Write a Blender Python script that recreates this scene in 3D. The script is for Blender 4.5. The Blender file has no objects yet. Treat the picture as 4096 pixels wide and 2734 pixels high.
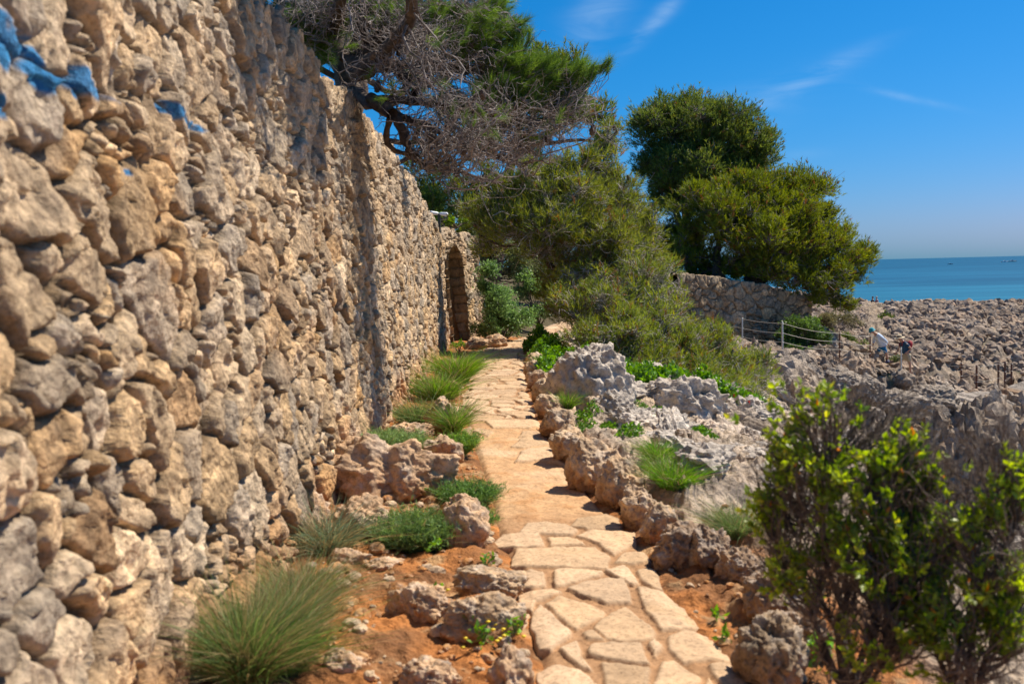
import bpy, math, random
import numpy as np
from math import radians, sin, cos, pi

# ------------------------------------------------------------------ camera, sky, sun
sc = bpy.context.scene
col = sc.collection
cd = bpy.data.cameras.new('camera'); cam = bpy.data.objects.new('camera', cd); col.objects.link(cam)
cd.lens = 35.0; cd.sensor_width = 36.0; cd.clip_start = 0.05; cd.clip_end = 60000
PITCH, ROLL, EYE = radians(4.224), radians(-1.42), 1.6
from mathutils import Matrix, Vector
Rm = Matrix.Rotation(pi/2-PITCH, 3, 'X') @ Matrix.Rotation(ROLL, 3, 'Z')
cam.matrix_world = Matrix.Translation((0, 0, EYE)) @ Rm.to_4x4()
cd.dof.use_dof = True; cd.dof.focus_distance = 38.0; cd.dof.aperture_fstop = 3.8
sc.camera = cam

SUN_EL, SUN_AZ = radians(54), radians(62)          # azimuth measured from +Y towards +X
def _dir(px, py):
    d = Rm @ Vector(((px*4096/2349-2048)/(4096*35/36), -(py*4096/2349-1367)/(4096*35/36), -1)); return d.x/d.y, d.z/d.y
def _streak(x0, y0, x1, y1, wd, st):
    a = _dir(x0, y0); b = _dir(x1, y1); return ((a[0]+b[0])/2, (a[1]+b[1])/2, math.atan2(b[1]-a[1], b[0]-a[0]), math.hypot(b[0]-a[0], b[1]-a[1])*.55, wd/2284, st)
STREAKS = [_streak(1310, 130, 1420, -20, 60, .30), _streak(1440, 110, 1560, -5, 20, .38), _streak(1730, 245, 1995, 112, 24, .26), _streak(1985, 203, 2180, 246, 9, .20), _streak(1560, 300, 1900, 190, 60, .10), _streak(1780, 360, 1900, 350, 14, .10)]
w = bpy.data.worlds.new("World"); sc.world = w; w.use_nodes = True
wn = w.node_tree.nodes; wl = w.node_tree.links
bg = wn['Background']; sky = wn.new('ShaderNodeTexSky'); sky.sky_type = 'NISHITA'; sky.sun_disc = False
sky.sun_elevation = SUN_EL; sky.sun_rotation = SUN_AZ
sky.air_density = 1.0; sky.dust_density = 0.6; sky.ozone_density = 2.2; sky.altitude = 0
# the blue of the photograph: each channel of the sky gets its own gain and gamma
se = wn.new('ShaderNodeSeparateColor'); co = wn.new('ShaderNodeCombineColor'); wl.new(sky.outputs[0], se.inputs[0])
SK = .085
for i_, (g_, a_) in enumerate(((2.85, .88), (.93, .495), (.90, .90))):
    m1 = wn.new('ShaderNodeMath'); m1.operation = 'MULTIPLY'; m1.inputs[1].default_value = SK
    m2 = wn.new('ShaderNodeMath'); m2.operation = 'POWER'; m2.inputs[1].default_value = g_
    m3 = wn.new('ShaderNodeMath'); m3.operation = 'MULTIPLY'; m3.inputs[1].default_value = a_/SK
    wl.new(se.outputs[i_], m1.inputs[0]); wl.new(m1.outputs[0], m2.inputs[0]); wl.new(m2.outputs[0], m3.inputs[0]); wl.new(m3.outputs[0], co.inputs[i_])
hs = co
# thin cirrus streaks, placed by direction in the sky: (centre x/y, centre z/y, angle, half length, half width, strength)
tc = wn.new('ShaderNodeTexCoord'); sp_ = wn.new('ShaderNodeSeparateXYZ'); wl.new(tc.outputs['Generated'], sp_.inputs[0])
def mth(op, a, b=None, c=None, clamp=False):
    m_ = wn.new('ShaderNodeMath'); m_.operation = op; m_.use_clamp = clamp
    for i_, v_ in enumerate((a, b, c)):
        if v_ is None: continue
        if isinstance(v_, (int, float)): m_.inputs[i_].default_value = v_
        else: wl.new(v_, m_.inputs[i_])
    return m_.outputs[0]
su_ = mth('DIVIDE', sp_.outputs[0], sp_.outputs[1]); sv_ = mth('DIVIDE', sp_.outputs[2], sp_.outputs[1])
cb_ = wn.new('ShaderNodeCombineXYZ'); wl.new(su_, cb_.inputs[0]); wl.new(sv_, cb_.inputs[1])
mp = wn.new('ShaderNodeMapping'); mp.inputs['Rotation'].default_value = (0, 0, radians(-38)); mp.inputs['Scale'].default_value = (9, 30, 1); wl.new(cb_.outputs[0], mp.inputs[0])
nz = wn.new('ShaderNodeTexNoise'); nz.inputs['Scale'].default_value = 1.0; nz.inputs['Detail'].default_value = 8; nz.inputs['Roughness'].default_value = .6; nz.inputs['Distortion'].default_value = .6; wl.new(mp.outputs[0], nz.inputs[0])
acc = None
for (u0, v0, ang, hl, hw, st_) in STREAKS:
    du_ = mth('SUBTRACT', su_, u0); dv_ = mth('SUBTRACT', sv_, v0); ca_, sa_ = cos(ang), sin(ang)
    s1_ = mth('MULTIPLY', mth('ADD', mth('MULTIPLY', du_, ca_), mth('MULTIPLY', dv_, sa_)), 1/hl)
    t1_ = mth('MULTIPLY', mth('SUBTRACT', mth('MULTIPLY', dv_, ca_), mth('MULTIPLY', du_, sa_)), 1/hw)
    r_ = mth('ADD', mth('MULTIPLY', s1_, s1_), mth('MULTIPLY', t1_, t1_))
    g_ = mth('MULTIPLY', mth('POWER', 2.718, mth('MULTIPLY', r_, -1.3)), st_)
    acc = g_ if acc is None else mth('ADD', acc, g_)
fr_ = wn.new('ShaderNodeMapRange'); fr_.inputs['From Min'].default_value = .35; fr_.inputs['From Max'].default_value = .68; wl.new(nz.outputs[0], fr_.inputs[0])
fc_ = mth('MULTIPLY', acc, fr_.outputs[0], clamp=True)
mx = wn.new('ShaderNodeMixRGB'); mx.inputs['Color2'].default_value = (4.6, 6.2, 8.0, 1)
wl.new(fc_, mx.inputs['Fac']); wl.new(hs.outputs[0], mx.inputs['Color1']); wl.new(mx.outputs[0], bg.inputs[0])
bg.inputs[1].default_value = SK

sd = bpy.data.lights.new('sun', 'SUN'); sun = bpy.data.objects.new('sun', sd); col.objects.link(sun)
sd.energy = 5.0; sd.angle = radians(.5); sd.color = (1.0, .905, .755)
SUNV = Vector((sin(SUN_AZ)*cos(SUN_EL), cos(SUN_AZ)*cos(SUN_EL), sin(SUN_EL)))
sun.rotation_euler = SUNV.to_track_quat('Z', 'Y').to_euler()
sc.view_settings.view_transform = 'Standard'; sc.view_settings.look = 'None'
sc.view_settings.exposure = 0.52; sc.view_settings.gamma = 1
sc.cycles.max_bounces = 6; sc.cycles.transparent_max_bounces = 4

# ------------------------------------------------------------------ measuring the place
RN = np.array([[Rm[i][j] for j in range(3)] for i in range(3)])
CN = np.array([0, 0, EYE])
K = 4096/2349.0; FP = 4096*35/36.0
def ray(x, y): return RN @ np.array([(x*K-2048)/FP, -(y*K-1367)/FP, -1.0])
def at(x, y, Y):            # the point seen at photo position (x, y), Y metres down the coast
    d = ray(x, y); return CN + d*Y/d[1]
def gp(x, y, z=0.0):        # the point seen at photo position (x, y) on height z
    d = ray(x, y); return CN + d*(z-EYE)/d[2]

# ------------------------------------------------------------------ noise
def _h(ix, iy, iz, seed):
    h = (ix*374761393 + iy*668265263 + iz*2147483647 + seed*974634777) & 0xffffffff
    h = ((h ^ (h >> 13))*1274126177) & 0xffffffff
    h = ((h ^ (h >> 16))*2246822519) & 0xffffffff
    return (h ^ (h >> 15)) & 0xffffffff
def h01(ix, iy, iz, seed): return _h(ix.astype(np.int64), iy.astype(np.int64), iz if np.isscalar(iz) else iz.astype(np.int64), seed)/4294967295.0
def vnoise(P, seed=0):
    P = np.asarray(P, float)
    F = np.floor(P).astype(np.int64); f = P-F; u = f*f*f*(f*(f*6-15)+10)
    r = 0
    for a in (0, 1):
        wa = u[:, 0] if a else 1-u[:, 0]
        for b in (0, 1):
            wb = u[:, 1] if b else 1-u[:, 1]
            for c in (0, 1):
                wc = u[:, 2] if c else 1-u[:, 2]
                hh = _h(F[:, 0]+a, F[:, 1]+b, F[:, 2]+c, seed)
                gx = (hh & 1023)/511.5-1; gy = ((hh >> 10) & 1023)/511.5-1; gz = ((hh >> 20) & 1023)/511.5-1
                r = r+wa*wb*wc*(gx*(f[:, 0]-a)+gy*(f[:, 1]-b)+gz*(f[:, 2]-c))
    return r
def fbm(P, s, o=4, seed=0, g=.5):
    P = np.asarray(P, float)*s; r = 0; a = 1
    for i in range(o): r = r+a*vnoise(P, seed+i*17); P = P*2.03+11.3; a *= g
    return r
def ridged(P, s, o=4, seed=0, g=.5):
    P = np.asarray(P, float)*s; r = 0; a = 1
    for i in range(o): r = r+a*(1-2.2*np.abs(vnoise(P, seed+i*17))); P = P*2.07+7.1; a *= g
    return r
def sstep(a, b, x):
    t = np.clip((x-a)/(b-a), 0, 1); return t*t*(3-2*t)
def P3(u, v, w_=0): return np.stack([u, v, np.full_like(u, w_) if np.isscalar(w_) else w_], 1)
def voro(u, v, seed, drop=.25, wlo=.72, whi=1.35, R=2, jit=.9):
    """irregular cells: nearest and second nearest distance, cell hash, offset from the site"""
    I = np.floor(u).astype(np.int64); J = np.floor(v).astype(np.int64)
    d1 = np.full(u.shape, 1e9); d2 = d1.copy(); ID = np.zeros(u.shape, np.int64); du = np.zeros(u.shape); dv = du.copy()
    for a in range(-R, R+1):
        for b in range(-R, R+1):
            i = I+a; j = J+b
            hh = _h(i, j, 3, seed); h2 = _h(i, j, 9, seed+5)
            sx = i+.5+((hh & 65535)/65535.-.5)*jit; sy = j+.5+((hh >> 16)/65535.-.5)*jit
            wt = wlo+(whi-wlo)*((h2 & 65535)/65535.)
            x = u-sx; y = v-sy
            d = np.sqrt(x*x+y*y)/wt
            d = np.where((h2 >> 16)/65535. < drop, 1e6+d, d)
            m = d < d1
            d2 = np.where(m, d1, np.minimum(d2, d))
            ID = np.where(m, hh ^ (h2 << 7), ID) & 0x7fffffff
            du = np.where(m, x, du); dv = np.where(m, y, dv); d1 = np.where(m, d, d1)
    return d1, d2, ID, du, dv
def hr(ID, k): return _h(ID, ID >> 9, k, 77)/4294967295.0

# ------------------------------------------------------------------ object helpers
def tag(o, label=None, cat=None, group=None, kind=None):
    if label: o['label'] = label
    if cat: o['category'] = cat
    if group: o['group'] = group
    if kind: o['kind'] = kind
    return o
def mesh(name, V, F, mat, parent=None, C=None, smooth=True, mats=None, mi=None):
    """F: list of int arrays (n,3) or (n,4)"""
    if isinstance(F, np.ndarray): F = [F]
    F = [f for f in F if len(f)]
    me = bpy.data.meshes.new(name)
    V = np.ascontiguousarray(V, dtype=np.float32)
    me.vertices.add(len(V)); me.vertices.foreach_set('co', V.ravel())
    nl = sum(f.size for f in F); nf = sum(len(f) for f in F)
    me.loops.add(nl); me.polygons.add(nf)
    me.loops.foreach_set('vertex_index', np.concatenate([f.ravel() for f in F]).astype(np.int32))
    ls = np.concatenate([np.full(len(f), f.shape[1]) for f in F]).astype(np.int32)
    st = np.concatenate([[0], np.cumsum(ls)[:-1]]).astype(np.int32)
    me.polygons.foreach_set('loop_start', st); me.polygons.foreach_set('loop_total', ls)
    me.polygons.foreach_set('use_smooth', np.full(nf, smooth))
    if mi is not None: me.polygons.foreach_set('material_index', mi.astype(np.int32))
    me.update(calc_edges=True)
    if C is not None:
        ca = me.color_attributes.new('Col', 'FLOAT_COLOR', 'POINT')
        cc = np.ones((len(V), 4), np.float32); cc[:, :3] = np.clip(C, 0.003, 1); ca.data.foreach_set('color', cc.ravel())
    for m in (mats or [mat]): me.materials.append(m)
    o = bpy.data.objects.new(name, me); col.objects.link(o)
    if parent: o.parent = parent
    return o
def empty(name, loc, rz=0):
    o = bpy.data.objects.new(name, None); col.objects.link(o); o.location = loc; o.rotation_euler.z = rz; o.empty_display_size = .1
    return o
def grid_faces(nr, nc):
    i = np.arange((nr-1)*(nc-1)); r = i//(nc-1); c = i % (nc-1); a = r*nc+c
    return np.stack([a, a+1, a+nc+1, a+nc], 1)
def lerp(a, b, t):
    t = np.asarray(t)[:, None]; return np.asarray(a)*(1-t)+np.asarray(b)*t
def tubes(Pp, Rr, S=5, cap=False):
    """Pp (M,K,3), Rr (M,K) -> V, F"""
    Pp = np.asarray(Pp, float); Rr = np.asarray(Rr, float); M, Kk, _ = Pp.shape
    T = np.gradient(Pp, axis=1); T /= np.linalg.norm(T, axis=2, keepdims=True)+1e-9
    ref = np.where(np.abs(T[..., 2:3]) > .9, np.array([1., 0, 0]), np.array([0, 0, 1.]))
    A = np.cross(T, ref); A /= np.linalg.norm(A, axis=2, keepdims=True)+1e-9; B = np.cross(T, A)
    th = np.arange(S)*2*pi/S
    V = Pp[:, :, None]+Rr[:, :, None, None]*(A[:, :, None]*np.cos(th)[None, None, :, None]+B[:, :, None]*np.sin(th)[None, None, :, None])
    m, k, s = np.meshgrid(np.arange(M), np.arange(Kk-1), np.arange(S), indexing='ij')
    a = (m*Kk+k)*S+s; b = (m*Kk+k)*S+(s+1) % S
    F = np.stack([a, b, b+S, a+S], -1).reshape(-1, 4)
    return V.reshape(-1, 3), F
class MB:
    """collects pieces for one mesh"""
    def __init__(s): s.V = []; s.F = []; s.C = []; s.n = 0
    def add(s, V, F, c=None):
        if isinstance(F, np.ndarray): F = [F]
        V = np.asarray(V, float)
        for f in F: s.F.append(np.asarray(f)+s.n)
        s.V.append(V); s.n += len(V)
        if c is not None:
            c = np.asarray(c, float); s.C.append(np.tile(c, (len(V), 1)) if c.ndim == 1 else c)
        return s
    def build(s, name, mat, parent=None, smooth=True):
        F3 = [f for f in s.F if f.shape[1] == 3]; F4 = [f for f in s.F if f.shape[1] == 4]
        F = ([np.concatenate(F3)] if F3 else [])+([np.concatenate(F4)] if F4 else [])
        return mesh(name, np.concatenate(s.V), F, mat, parent, np.concatenate(s.C) if s.C else None, smooth)
_ico = {}
def ico(sub):
    if sub not in _ico:
        import bmesh
        bm = bmesh.new(); bmesh.ops.create_icosphere(bm, subdivisions=sub, radius=1)
        V = np.array([v.co[:] for v in bm.verts]); F = np.array([[v.index for v in f.verts] for f in bm.faces]); bm.free()
        _ico[sub] = (V/np.linalg.norm(V, axis=1, keepdims=True), F)
    return _ico[sub]
def boxm(cx, cy, cz, sx, sy, sz):
    V = np.array([[x, y, z] for x in (-.5, .5) for y in (-.5, .5) for z in (-.5, .5)])*[sx, sy, sz]+[cx, cy, cz]
    F = np.array([[0, 1, 3, 2], [4, 6, 7, 5], [0, 4, 5, 1], [2, 3, 7, 6], [0, 2, 6, 4], [1, 5, 7, 3]])
    return V, F
def ellip(c, r, sub=2):
    V, F = ico(sub); return V*np.array(r)+np.array(c), F

# ------------------------------------------------------------------ materials
def nodes(name):
    m = bpy.data.materials.new(name); m.use_nodes = True
    nt = m.node_tree; return m, nt.nodes, nt.links, nt.nodes['Principled BSDF']
def rock_mat(name, bump=.5, scale=1.0, var=.45, dark=(.13, .115, .10), pits=True):
    m, n, l, b = nodes(name)
    at_ = n.new('ShaderNodeAttribute'); at_.attribute_name = 'Col'
    geo = n.new('ShaderNodeNewGeometry')
    n1 = n.new('ShaderNodeTexNoise'); n1.inputs['Scale'].default_value = 9*scale; n1.inputs['Detail'].default_value = 8; n1.inputs['Roughness'].default_value = .68
    n2 = n.new('ShaderNodeTexNoise'); n2.inputs['Scale'].default_value = 46*scale; n2.inputs['Detail'].default_value = 5; n2.inputs['Roughness'].default_value = .7
    vo = n.new('ShaderNodeTexVoronoi'); vo.inputs['Scale'].default_value = 38*scale; vo.feature = 'F1'
    for x in (n1, n2, vo): l.new(geo.outputs['Position'], x.inputs['Vector'])
    r1 = n.new('ShaderNodeValToRGB'); r1.color_ramp.elements[0].position = .36; r1.color_ramp.elements[1].position = .66
    r1.color_ramp.elements[0].color = (1-var, 1-var, 1-var*.95, 1); r1.color_ramp.elements[1].color = (1+var*.45, 1+var*.42, 1+var*.38, 1)
    l.new(n1.outputs[0], r1.inputs[0])
    mu = n.new('ShaderNodeMixRGB'); mu.blend_type = 'MULTIPLY'; mu.inputs[0].default_value = 1
    l.new(at_.outputs['Color'], mu.inputs[1]); l.new(r1.outputs[0], mu.inputs[2])
    r2 = n.new('ShaderNodeValToRGB'); r2.color_ramp.elements[0].position = .34; r2.color_ramp.elements[1].position = .5
    r2.color_ramp.elements[0].color = (.5, .48, .46, 1); r2.color_ramp.elements[1].color = (1.05, 1.05, 1.05, 1)
    l.new(n2.outputs[0], r2.inputs[0])
    m2 = n.new('ShaderNodeMixRGB'); m2.blend_type = 'MULTIPLY'; m2.inputs[0].default_value = .8
    l.new(mu.outputs[0], m2.inputs[1]); l.new(r2.outputs[0], m2.inputs[2])
    l.new(m2.outputs[0], b.inputs['Base Color'])
    b.inputs['Roughness'].default_value = .93; b.inputs['Specular IOR Level'].default_value = .2
    ad = n.new('ShaderNodeMath'); ad.operation = 'MULTIPLY_ADD'; ad.inputs[1].default_value = 1.0
    l.new(n1.outputs[0], ad.inputs[0]); l.new(n2.outputs[0], ad.inputs[2])
    a2 = n.new('ShaderNodeMath'); a2.operation = 'MULTIPLY_ADD'; a2.inputs[1].default_value = .55 if pits else 0
    l.new(vo.outputs['Distance'], a2.inputs[0]); l.new(ad.outputs[0], a2.inputs[2])
    bp = n.new('ShaderNodeBump'); bp.inputs['Strength'].default_value = bump; bp.inputs['Distance'].default_value = .03/scale
    l.new(a2.outputs[0], bp.inputs['Height']); l.new(bp.outputs[0], b.inputs['Normal'])
    return m
def leaf_mat(name, trans=.3, rough=.55, spec=.3):
    m, n, l, b = nodes(name)
    at_ = n.new('ShaderNodeAttribute'); at_.attribute_name = 'Col'
    geo = n.new('ShaderNodeNewGeometry')
    hv = n.new('ShaderNodeHueSaturation'); rm = n.new('ShaderNodeMapRange'); rm.inputs['To Min'].default_value = .6; rm.inputs['To Max'].default_value = 1.4
    l.new(geo.outputs['Random Per Island'], rm.inputs[0]); l.new(rm.outputs[0], hv.inputs['Value']); l.new(at_.outputs['Color'], hv.inputs['Color'])
    l.new(hv.outputs[0], b.inputs['Base Color']); b.inputs['Roughness'].default_value = rough; b.inputs['Specular IOR Level'].default_value = spec
    tr = n.new('ShaderNodeBsdfTranslucent'); hs2 = n.new('ShaderNodeHueSaturation'); hs2.inputs['Hue'].default_value = .485; hs2.inputs['Saturation'].default_value = 1.15; hs2.inputs['Value'].default_value = 1.5
    l.new(hv.outputs[0], hs2.inputs['Color']); l.new(hs2.outputs[0], tr.inputs[0])
    ms = n.new('ShaderNodeMixShader'); ms.inputs[0].default_value = trans
    l.new(b.outputs[0], ms.inputs[1]); l.new(tr.outputs[0], ms.inputs[2]); l.new(ms.outputs[0], n['Material Output'].inputs[0])
    return m
def plain(name, c, rough=.6, metal=0, noise=.25, nscale=30, bump=.1):
    m, n, l, b = nodes(name)
    tn = n.new('ShaderNodeTexNoise'); tn.inputs['Scale'].default_value = nscale; tn.inputs['Detail'].default_value = 5
    tcx = n.new('ShaderNodeTexCoord'); l.new(tcx.outputs['Object'], tn.inputs[0])
    r = n.new('ShaderNodeValToRGB'); r.color_ramp.elements[0].position = .3; r.color_ramp.elements[1].position = .7
    r.color_ramp.elements[0].color = (*[x*(1-noise) for x in c], 1); r.color_ramp.elements[1].color = (*[min(1, x*(1+noise)) for x in c], 1)
    l.new(tn.outputs[0], r.inputs[0]); l.new(r.outputs[0], b.inputs['Base Color'])
    b.inputs['Roughness'].default_value = rough; b.inputs['Metallic'].default_value = metal
    bp = n.new('ShaderNodeBump'); bp.inputs['Strength'].default_value = bump; bp.inputs['Distance'].default_value = .01
    l.new(tn.outputs[0], bp.inputs['Height']); l.new(bp.outputs[0], b.inputs['Normal'])
    return m
M = {}
M['rock'] = rock_mat('limestone')
M['wallrock'] = rock_mat('wall_limestone', bump=.75, scale=.8, var=.45)
M['karst'] = rock_mat('karst_limestone', bump=.8, scale=.45, var=.42)
M['paving'] = rock_mat('paving_stone', bump=.22, scale=1.1, var=.2, pits=False)
M['bark'] = plain('pine_bark', (.085, .06, .045), .9, noise=.6, nscale=14, bump=.8)
M['greybark'] = plain('weathered_twigs', (.235, .20, .185), .85, noise=.7, nscale=9, bump=.3)
M['needle'] = leaf_mat('pine_needles', .38)
M['leaf'] = leaf_mat('broad_leaves', .42, .42, .5)
M['bushleaf'] = leaf_mat('bush_leaves', .5, .4, .5)
M['grass'] = leaf_mat('grass_blades', .35)
M['palebark'] = plain('pale_dead_twigs', (.42, .375, .33), .85, noise=.5, nscale=9, bump=.3)
M['steel'] = plain('galvanised_steel', (.50, .52, .53), .4, .7, .15)
M['rust'] = plain('rusty_iron', (.16, .075, .045), .85, 0, .4)
M['rope'] = plain('pale_rope', (.55, .50, .42), .9, 0, .2, 200)
# ------------------------------------------------------------------ stone surfaces
GREY = np.array([.37, .335, .29]); TAN = np.array([.52, .40, .26]); OCH = np.array([.46, .27, .10]); PALE = np.array([.62, .53, .41]); BRN = np.array([.30, .205, .125])
def stone_field(u, v, cell, asp, seed, relief, gap=.20):
    """height and colour of rubble masonry at (u, v) metres"""
    q = P3(u, v)
    wu = u+fbm(q, 3.2/(cell*5), 2, seed+3)*cell*.42+fbm(q, 2.2/cell, 2, seed+6)*cell*.10; wv = v+fbm(q, 3.2/(cell*5), 2, seed+4)*cell*.42+fbm(q, 2.2/cell, 2, seed+7)*cell*.10
    d1, d2, ID, du, dv = voro(wu/(cell*asp), wv/cell, seed, drop=.3, wlo=.6, whi=1.4)
    s1, s2, IS, su, sv = voro(wu/(cell*asp*.46)+7.7, wv/(cell*.46), seed+90, drop=.1)
    small = hr(ID, 8) < .14
    e = np.where(small, np.minimum(d2-d1, (s2-s1)*.55), d2-d1); du = np.where(small, su*.5, du); dv = np.where(small, sv*.5, dv); ID = np.where(small, (ID ^ IS) & 0x7fffffff, ID)
    dome = sstep(0.015, gap, e)**.65
    r1, r2, r3, r4, r5 = [hr(ID, k) for k in range(1, 6)]
    tilt = (r1-.5)*du*1.0+(r2-.5)*dv*1.0
    # facets broken into every stone
    f1, f2, ID2, du2, dv2 = voro(wu/(cell*.42)+r3*9, wv/(cell*.42)+r4*7, seed+50, drop=.35)
    facet = (hr(ID2, 1)-.5)*du2+(hr(ID2, 2)-.5)*dv2
    off = r3*.75
    dd = np.maximum(0, 1-(d1/1.0)**2)*.18
    n = fbm(q, 14, 4, seed+9, .55)
    n2 = ridged(q, 7.5, 3, seed+19)
    pit = sstep(.18, .45, fbm(q, 22, 3, seed+13))*(.4+r2)
    hgt = relief*(dome*(.5+off*.7+dd)+tilt*1.0*dome+facet*.5*dome)+.012*n-.012*n2*(r5 > .35)-.009*pit
    c = lerp(GREY, TAN, sstep(.1, .8, r4)); c = lerp(c, PALE, sstep(.5, 1, r5)*.8); c = lerp(c, OCH, sstep(.9, 1, r1)*.55)
    st = fbm(q, 1.1, 3, seed+30)
    c = lerp(c, OCH, sstep(.12, .62, st)*.4)
    lich = fbm(q, 2.3, 4, seed+41)
    c = lerp(c, np.array([.23, .215, .20]), sstep(.05, .5, lich+.35*(r2-.5))*.55)
    c = c*(.72+.56*r2)[:, None]
    mo = fbm(q, 11, 4, seed+60, .6); c = c*(1+.55*np.clip(mo, -.7, .7))[:, None]
    c = lerp(c, [.11, .08, .05], sstep(.8, .15, dome)*.85)      # open joints coloured dark brown, deepest where the relief is lowest
    return hgt, c, dome
def plan_sampler(poly):
    poly = np.array(poly, float); seg = np.linalg.norm(np.diff(poly, axis=0), axis=1); cs = np.concatenate([[0], np.cumsum(seg)])
    def f(s):
        x = np.interp(s, cs, poly[:, 0]); y = np.interp(s, cs, poly[:, 1])
        return x, y
    return f, cs
def wall_mesh(name, poly, zb, top, thick, batter, cell, asp, seed, relief, ds, dt, parent=None, hole=None, paint=None, side=1, wave=.02, colmul=(1.30, 1.15, .97), back=True, soilstain=.5):
    """rubble wall along a plan line; the visible face is to the right of the direction of travel"""
    f, cs = plan_sampler(poly); L = cs[-1]
    S = [0.0]
    while S[-1] < L: S.append(S[-1]+ds(f(S[-1])[1]))
    S = np.array(S); S[-1] = L
    e = .05
    x0, y0 = f(np.clip(S-e, 0, L)); x1, y1 = f(np.clip(S+e, 0, L)); tx, ty = x1-x0, y1-y0; nn = np.hypot(tx, ty); tx /= nn; ty /= nn
    nx, ny = ty*side, -tx*side
    px, py = f(S)
    H = np.array([top(a, b) for a, b in zip(px, py)])-zb
    Hm = H.max(); nt = int(Hm/dt)
    # parameter rows: face, rounded edge, top, back
    tf = np.linspace(0, 1, nt); ntop = int(thick/(dt*1.6)); nb = 8 if back else 1
    rows = [('f', t) for t in tf]+[('t', t) for t in np.linspace(0, 1, ntop)[1:]]+([('b', t) for t in np.linspace(0, 1, nb)[1:]] if back else [])
    nr, nc = len(rows), len(S)
    X = np.zeros((nr, nc)); Y = X.copy(); Z = X.copy(); NX = X.copy(); NY = X.copy(); NZ = X.copy(); V = X.copy(); A = np.ones((nr, nc))
    for i, (k, t) in enumerate(rows):
        if k == 'f':
            z = t*H; b = -batter*z
            rnd = sstep(.93, 1.0, np.array([t]))[0]
            X[i] = px+nx*(b); Y[i] = py+ny*(b); Z[i] = zb+z
            NX[i] = nx*(1-rnd*.5); NY[i] = ny*(1-rnd*.5); NZ[i] = rnd*.7; V[i] = z
        elif k == 't':
            b = -batter*H-t*thick
            X[i] = px+nx*b; Y[i] = py+ny*b; Z[i] = zb+H; NX[i] = nx*.3*(1-t); NY[i] = ny*.3*(1-t); NZ[i] = 1; V[i] = H+t*thick
        else:
            b = -batter*H-thick
            X[i] = px+nx*b; Y[i] = py+ny*b; Z[i] = zb+H*(1-t); NX[i] = -nx; NY[i] = -ny; NZ[i] = 0; V[i] = H+thick+t*H; A[i] = .4
    u = np.tile(S, nr); v = V.ravel()
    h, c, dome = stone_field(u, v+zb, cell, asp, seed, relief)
    big = fbm(P3(u, v), .55, 3, seed+70)*wave*4
    # uneven top line
    nrm = np.sqrt(NX**2+NY**2+NZ**2).ravel()+1e-9
    h = (h+big)*A.ravel()
    Pz = np.stack([X.ravel()+NX.ravel()/nrm*h, Y.ravel()+NY.ravel()/nrm*h, Z.ravel()+NZ.ravel()/nrm*h], 1)
    if soilstain:
        c = lerp(c, np.array([.42, .22, .09]), sstep(.55, .0, Pz[:, 2]-zb-.15+fbm(P3(u, v), 1.7, 3, 8)*.5)*soilstain)
    up = sstep(1.4, 3.2, Pz[:, 2]-zb+fbm(P3(u, v), .9, 3, 88)*1.2)     # weathered grey lichen crust high on the wall
    c = lerp(c, np.array([.40, .38, .355]), up*.35)
    c = c*np.array(colmul)
    if paint is not None:
        m = paint(Pz, dome, u, v); c = lerp(c, np.array([.003, .20, .46]), m)
    F = grid_faces(nr, nc)
    if side > 0: F = F[:, ::-1]
    if hole is not None:
        cu = S[F % nc].mean(1); cz = Z.ravel()[F].mean(1); rr = (F // nc).max(1)
        F = F[~hole(cu, cz, rr < nt)]
    return mesh(name, Pz, F, M['wallrock'], parent, c)

def wtop(x, y):
    t = np.interp(y, [0, 6, 12, 13.5, 16, 17.5, 19.2, 20.2, 24], [3.22, 3.22, 3.20, 3.10, 2.98, 2.8, 2.55, 2.40, 2.36])
    return t+.05*math.sin(y*2.1)+.03*math.sin(y*5.3+1)
WALL = [(-1.19, .6), (-1.24, 4), (-1.29, 8), (-1.31, 12), (-1.32, 16), (-1.33, 20.9), (-.62, 23.1)]
DA, DB = None, None
_f, _cs = plan_sampler(WALL)
s_c = _cs[-2]; d0, d1_ = s_c+.05, s_c+1.05; dmid = (d0+d1_)/2; dr = (d1_-d0)/2; DSP = 1.62
def door_hole(cu, cz, front):
    z = cz
    inside = (cu > d0) & (cu < d1_) & (z < DSP) | ((cu-dmid)**2+((z-DSP)*(.95))**2 < dr*dr)
    return inside & (cz < 2.25)
blue = [(20, 120, 150, 110), (40, 60, 60, 60), (100, 165, 60, 22), (210, 205, 55, 20), (15, 240, 18, 30), (405, 250, 26, 13), (463, 288, 22, 10), (205, 180, 25, 25), (320, 395, 10, 8)]
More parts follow.
